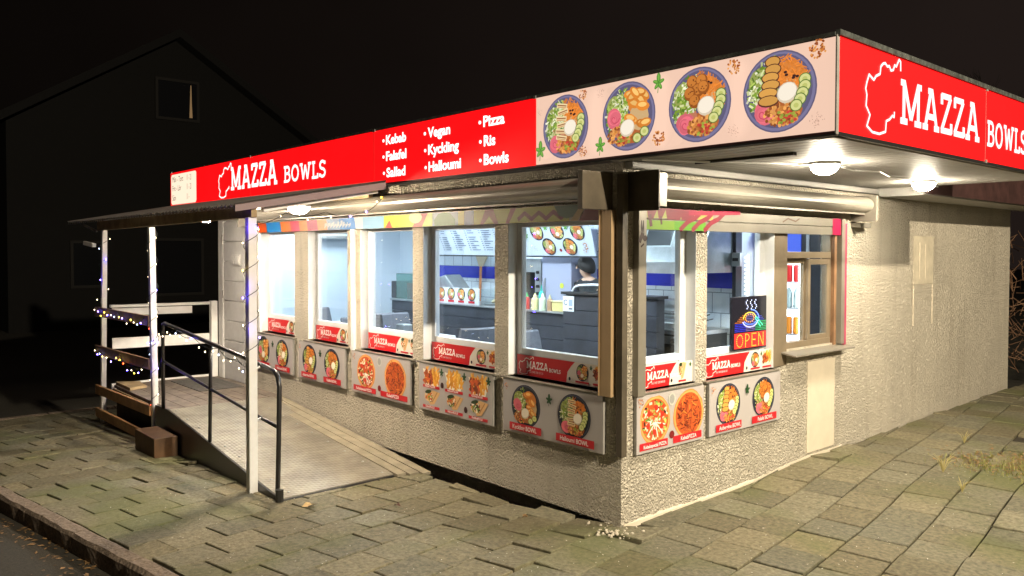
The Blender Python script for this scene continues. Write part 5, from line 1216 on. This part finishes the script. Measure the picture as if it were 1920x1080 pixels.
def tuft(x, y, label, h, seed, n=26):
    T = thing('grass_tuft', label, 'grass tuft', (x, y, gz(x, y)), 'dry grass tufts between the slabs'); rnd = random.Random(seed); w = MB()
    for _ in range(n):
        a = rnd.uniform(0, 6.28); hh = h * rnd.uniform(.5, 1); l = hh * rnd.uniform(.2, .9); z = gz(x, y)
        w.tube([(x, y, z), (x + math.cos(a) * l * .4, y + math.sin(a) * l * .4, z + hh * .7), (x + math.cos(a) * l, y + math.sin(a) * l, z + hh)], [.002, .0016, .0006], 4)
    w.build('blades', mat('dry_grass', (.42, .36, .14), rough=.7), T)
tuft(.95, 2.75, 'largest dry grass tuft between slabs near the stucco wall', .15, 1); tuft(1.25, 2.3, 'small dry grass tuft nearer the camera', .1, 2, 16); tuft(.7, 3.9, 'dry grass tuft farther back beside the wall foot', .11, 3, 14)
def bigleaf(x, y, label, seed, s_=.05, m_=M_leaf):
    rnd = random.Random(seed); w = MB(); z = gz(x, y) + .006; a = rnd.uniform(0, 6)
    P = [(math.cos(a + t) * s_ * q, math.sin(a + t) * s_ * q, .012 * math.sin(t * 2 + seed)) for t, q in ((0, 1.1), (.6, .6), (1.2, .8), (2, .55), (3.1, .9), (3.9, .5), (4.6, .75), (5.5, .55))]
    w.add([(x, y, z + .012)] + [(x + p[0], y + p[1], z + .014 + p[2]) for p in P], [(0, k + 1, (k + 1) % 8 + 1) for k in range(8)])
    o = w.build('fallen_leaf', m_, None, (x, y, z)); tag(o, label, 'leaf')
bigleaf(-1.93, -1.23, 'curled tan leaf lying near the ramp foot', 4, .06, mat('tan_leaf', (.42, .28, .10), rough=.6)); bigleaf(-1.45, -.78, 'dark round leaf on the paving between ramp and corner', 5, .035, mat('dark_leaf', (.10, .04, .03)))
bigleaf(-.58, -.32, 'small brown leaf by the wall gap', 6, .03)
# rubble at the corner foot
w = MB(); rnd = random.Random(9)
for _ in range(60):
    x, y = rnd.gauss(.05, .1), rnd.gauss(-.12, .07); s_ = rnd.uniform(.004, .014); z = .003
    w.lathe((x, y, z), [(s_, 0), (s_ * .9, s_ * .6), (s_ * .3, s_)], 5)
tag(w.build('plaster_rubble', mat('plaster_crumb', (.5, .45, .36), rough=.95)), 'crumbled plaster pieces at the foot of the kiosk corner', 'rubble', None, 'stuff')

# ------------------------------------------------------------------ far background
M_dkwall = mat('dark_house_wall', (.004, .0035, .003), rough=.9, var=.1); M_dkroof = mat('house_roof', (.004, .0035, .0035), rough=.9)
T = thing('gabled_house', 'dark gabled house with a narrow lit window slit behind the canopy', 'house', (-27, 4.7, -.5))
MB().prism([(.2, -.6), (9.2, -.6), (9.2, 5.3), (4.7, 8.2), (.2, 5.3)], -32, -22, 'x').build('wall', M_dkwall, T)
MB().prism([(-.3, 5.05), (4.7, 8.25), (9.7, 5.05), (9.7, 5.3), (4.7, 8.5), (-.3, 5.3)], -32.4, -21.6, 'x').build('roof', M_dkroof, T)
M_trim = mat('house_trim', (.014, .012, .010), rough=.8); M_pane = mat('dark_pane', (.01, .011, .013), rough=.15)
def hwin(y0, y1, z0, z1, lit=None):
    o = B(-22, -21.97, y0, y1, z0, z1).build('window', M_pane, T)
    MB().box(-22, -21.93, y0 - .08, y0, z0 - .08, z1 + .08).box(-22, -21.93, y1, y1 + .08, z0 - .08, z1 + .08).box(-22, -21.93, y0, y1, z1, z1 + .08).box(-22, -21.93, y0, y1, z0 - .08, z0).build('frame', M_trim, o)
    if lit: MB().prism([(lit - .02, z0 + .05), (lit + .07, z0 + .05), (lit + .05, z0 + .5), (lit + .04, z1 - .05), (lit + .02, z1 - .05)], -21.965, -21.95, 'x').build('lit_gap', emat('lamp_gap', (.9, .55, .25), .13), o)
hwin(4.15, 5.30, 5.85, 6.95, 5.10); hwin(1.8, 2.6, .8, 2.0); hwin(4.05, 5.4, .5, 2.1); hwin(6.6, 7.6, .6, 2.0)
def bare_tree(x, y, h, label, seed, m_, leafy=False):
    T = thing('bare_tree', label, 'tree', (x, y, -.3), 'bare trees in the dark background'); rnd = random.Random(seed); w = MB(); tips = []
    w.tube([(x, y, -.3), (x + .1, y, h * .25), (x + .15, y + .1, h * .5)], [.22, .17, .12], 7); w.build('trunk', m_, T); w = MB()
    def br(p, d, l, rr, lv):
        q = p + d * l; w.tube([p, p.lerp(q, .5) + Vector((rnd.uniform(-.05, .05), rnd.uniform(-.05, .05), 0)) * l, q], [rr, rr * .8, rr * .55], 4, False)
        if lv:
            for _ in range(3): br(p.lerp(q, rnd.uniform(.5, 1)), (d + Vector((rnd.uniform(-.8, .8), rnd.uniform(-.8, .8), rnd.uniform(-.1, .7)))).normalized(), l * .68, rr * .55, lv - 1)
    for k in range(7): br(Vector((x + .12, y, h * (.2 + k * .05))), Vector((math.cos(k * 2.1), math.sin(k * 2.1), .9)).normalized(), h * .26, .07, 4)
    w.build('crown', m_, T)
M_bark = mat('bark', (.009, .0075, .006), rough=.95)
bare_tree(-14, 14, 6.6, 'bare tree behind the middle of the roof', 1, M_bark); bare_tree(-5, 18, 6.2, 'large bare tree behind the food banner', 2, M_bark)
def hedge(x, y, l, h, label, seed):
    T = thing('hedge', label, 'hedge', (x, y, 0)); rnd = random.Random(seed); w = MB()
    for _ in range(900):
        p = Vector((x + rnd.uniform(-l, l), y + rnd.gauss(0, .25), rnd.uniform(0, h))); d = Vector((rnd.gauss(0, 1), rnd.gauss(0, 1), rnd.gauss(.8, .7))).normalized() * rnd.uniform(.15, .4)
        w.tube([p, p + d], [.008, .004], 3, False)
    w.build('twigs', mat('twig', (.20, .11, .06), rough=.9), T)
hedge(-.2, 9.6, 1.6, 2.0, 'brown twiggy hedge beyond the right end of the kiosk', 4)
T = thing('street_lamp', 'tall street lamp with a warm lit head beside the forecourt', 'street lamp', (10.5, -1.2, 0))
MB().tube([(10.5, -1.2, -.2), (10.5, -1.2, 3), (10.5, -1.2, 6.2), (10.3, -1.2, 6.4), (9.9, -1.2, 6.45)], [.07, .06, .045, .04, .035], 10).build('pole', M_grey, T)
MB().box(9.35, 9.95, -1.32, -1.08, 6.4, 6.48).build('head', M_grey, T, bevel=.02)
print('objects', len(S.objects))
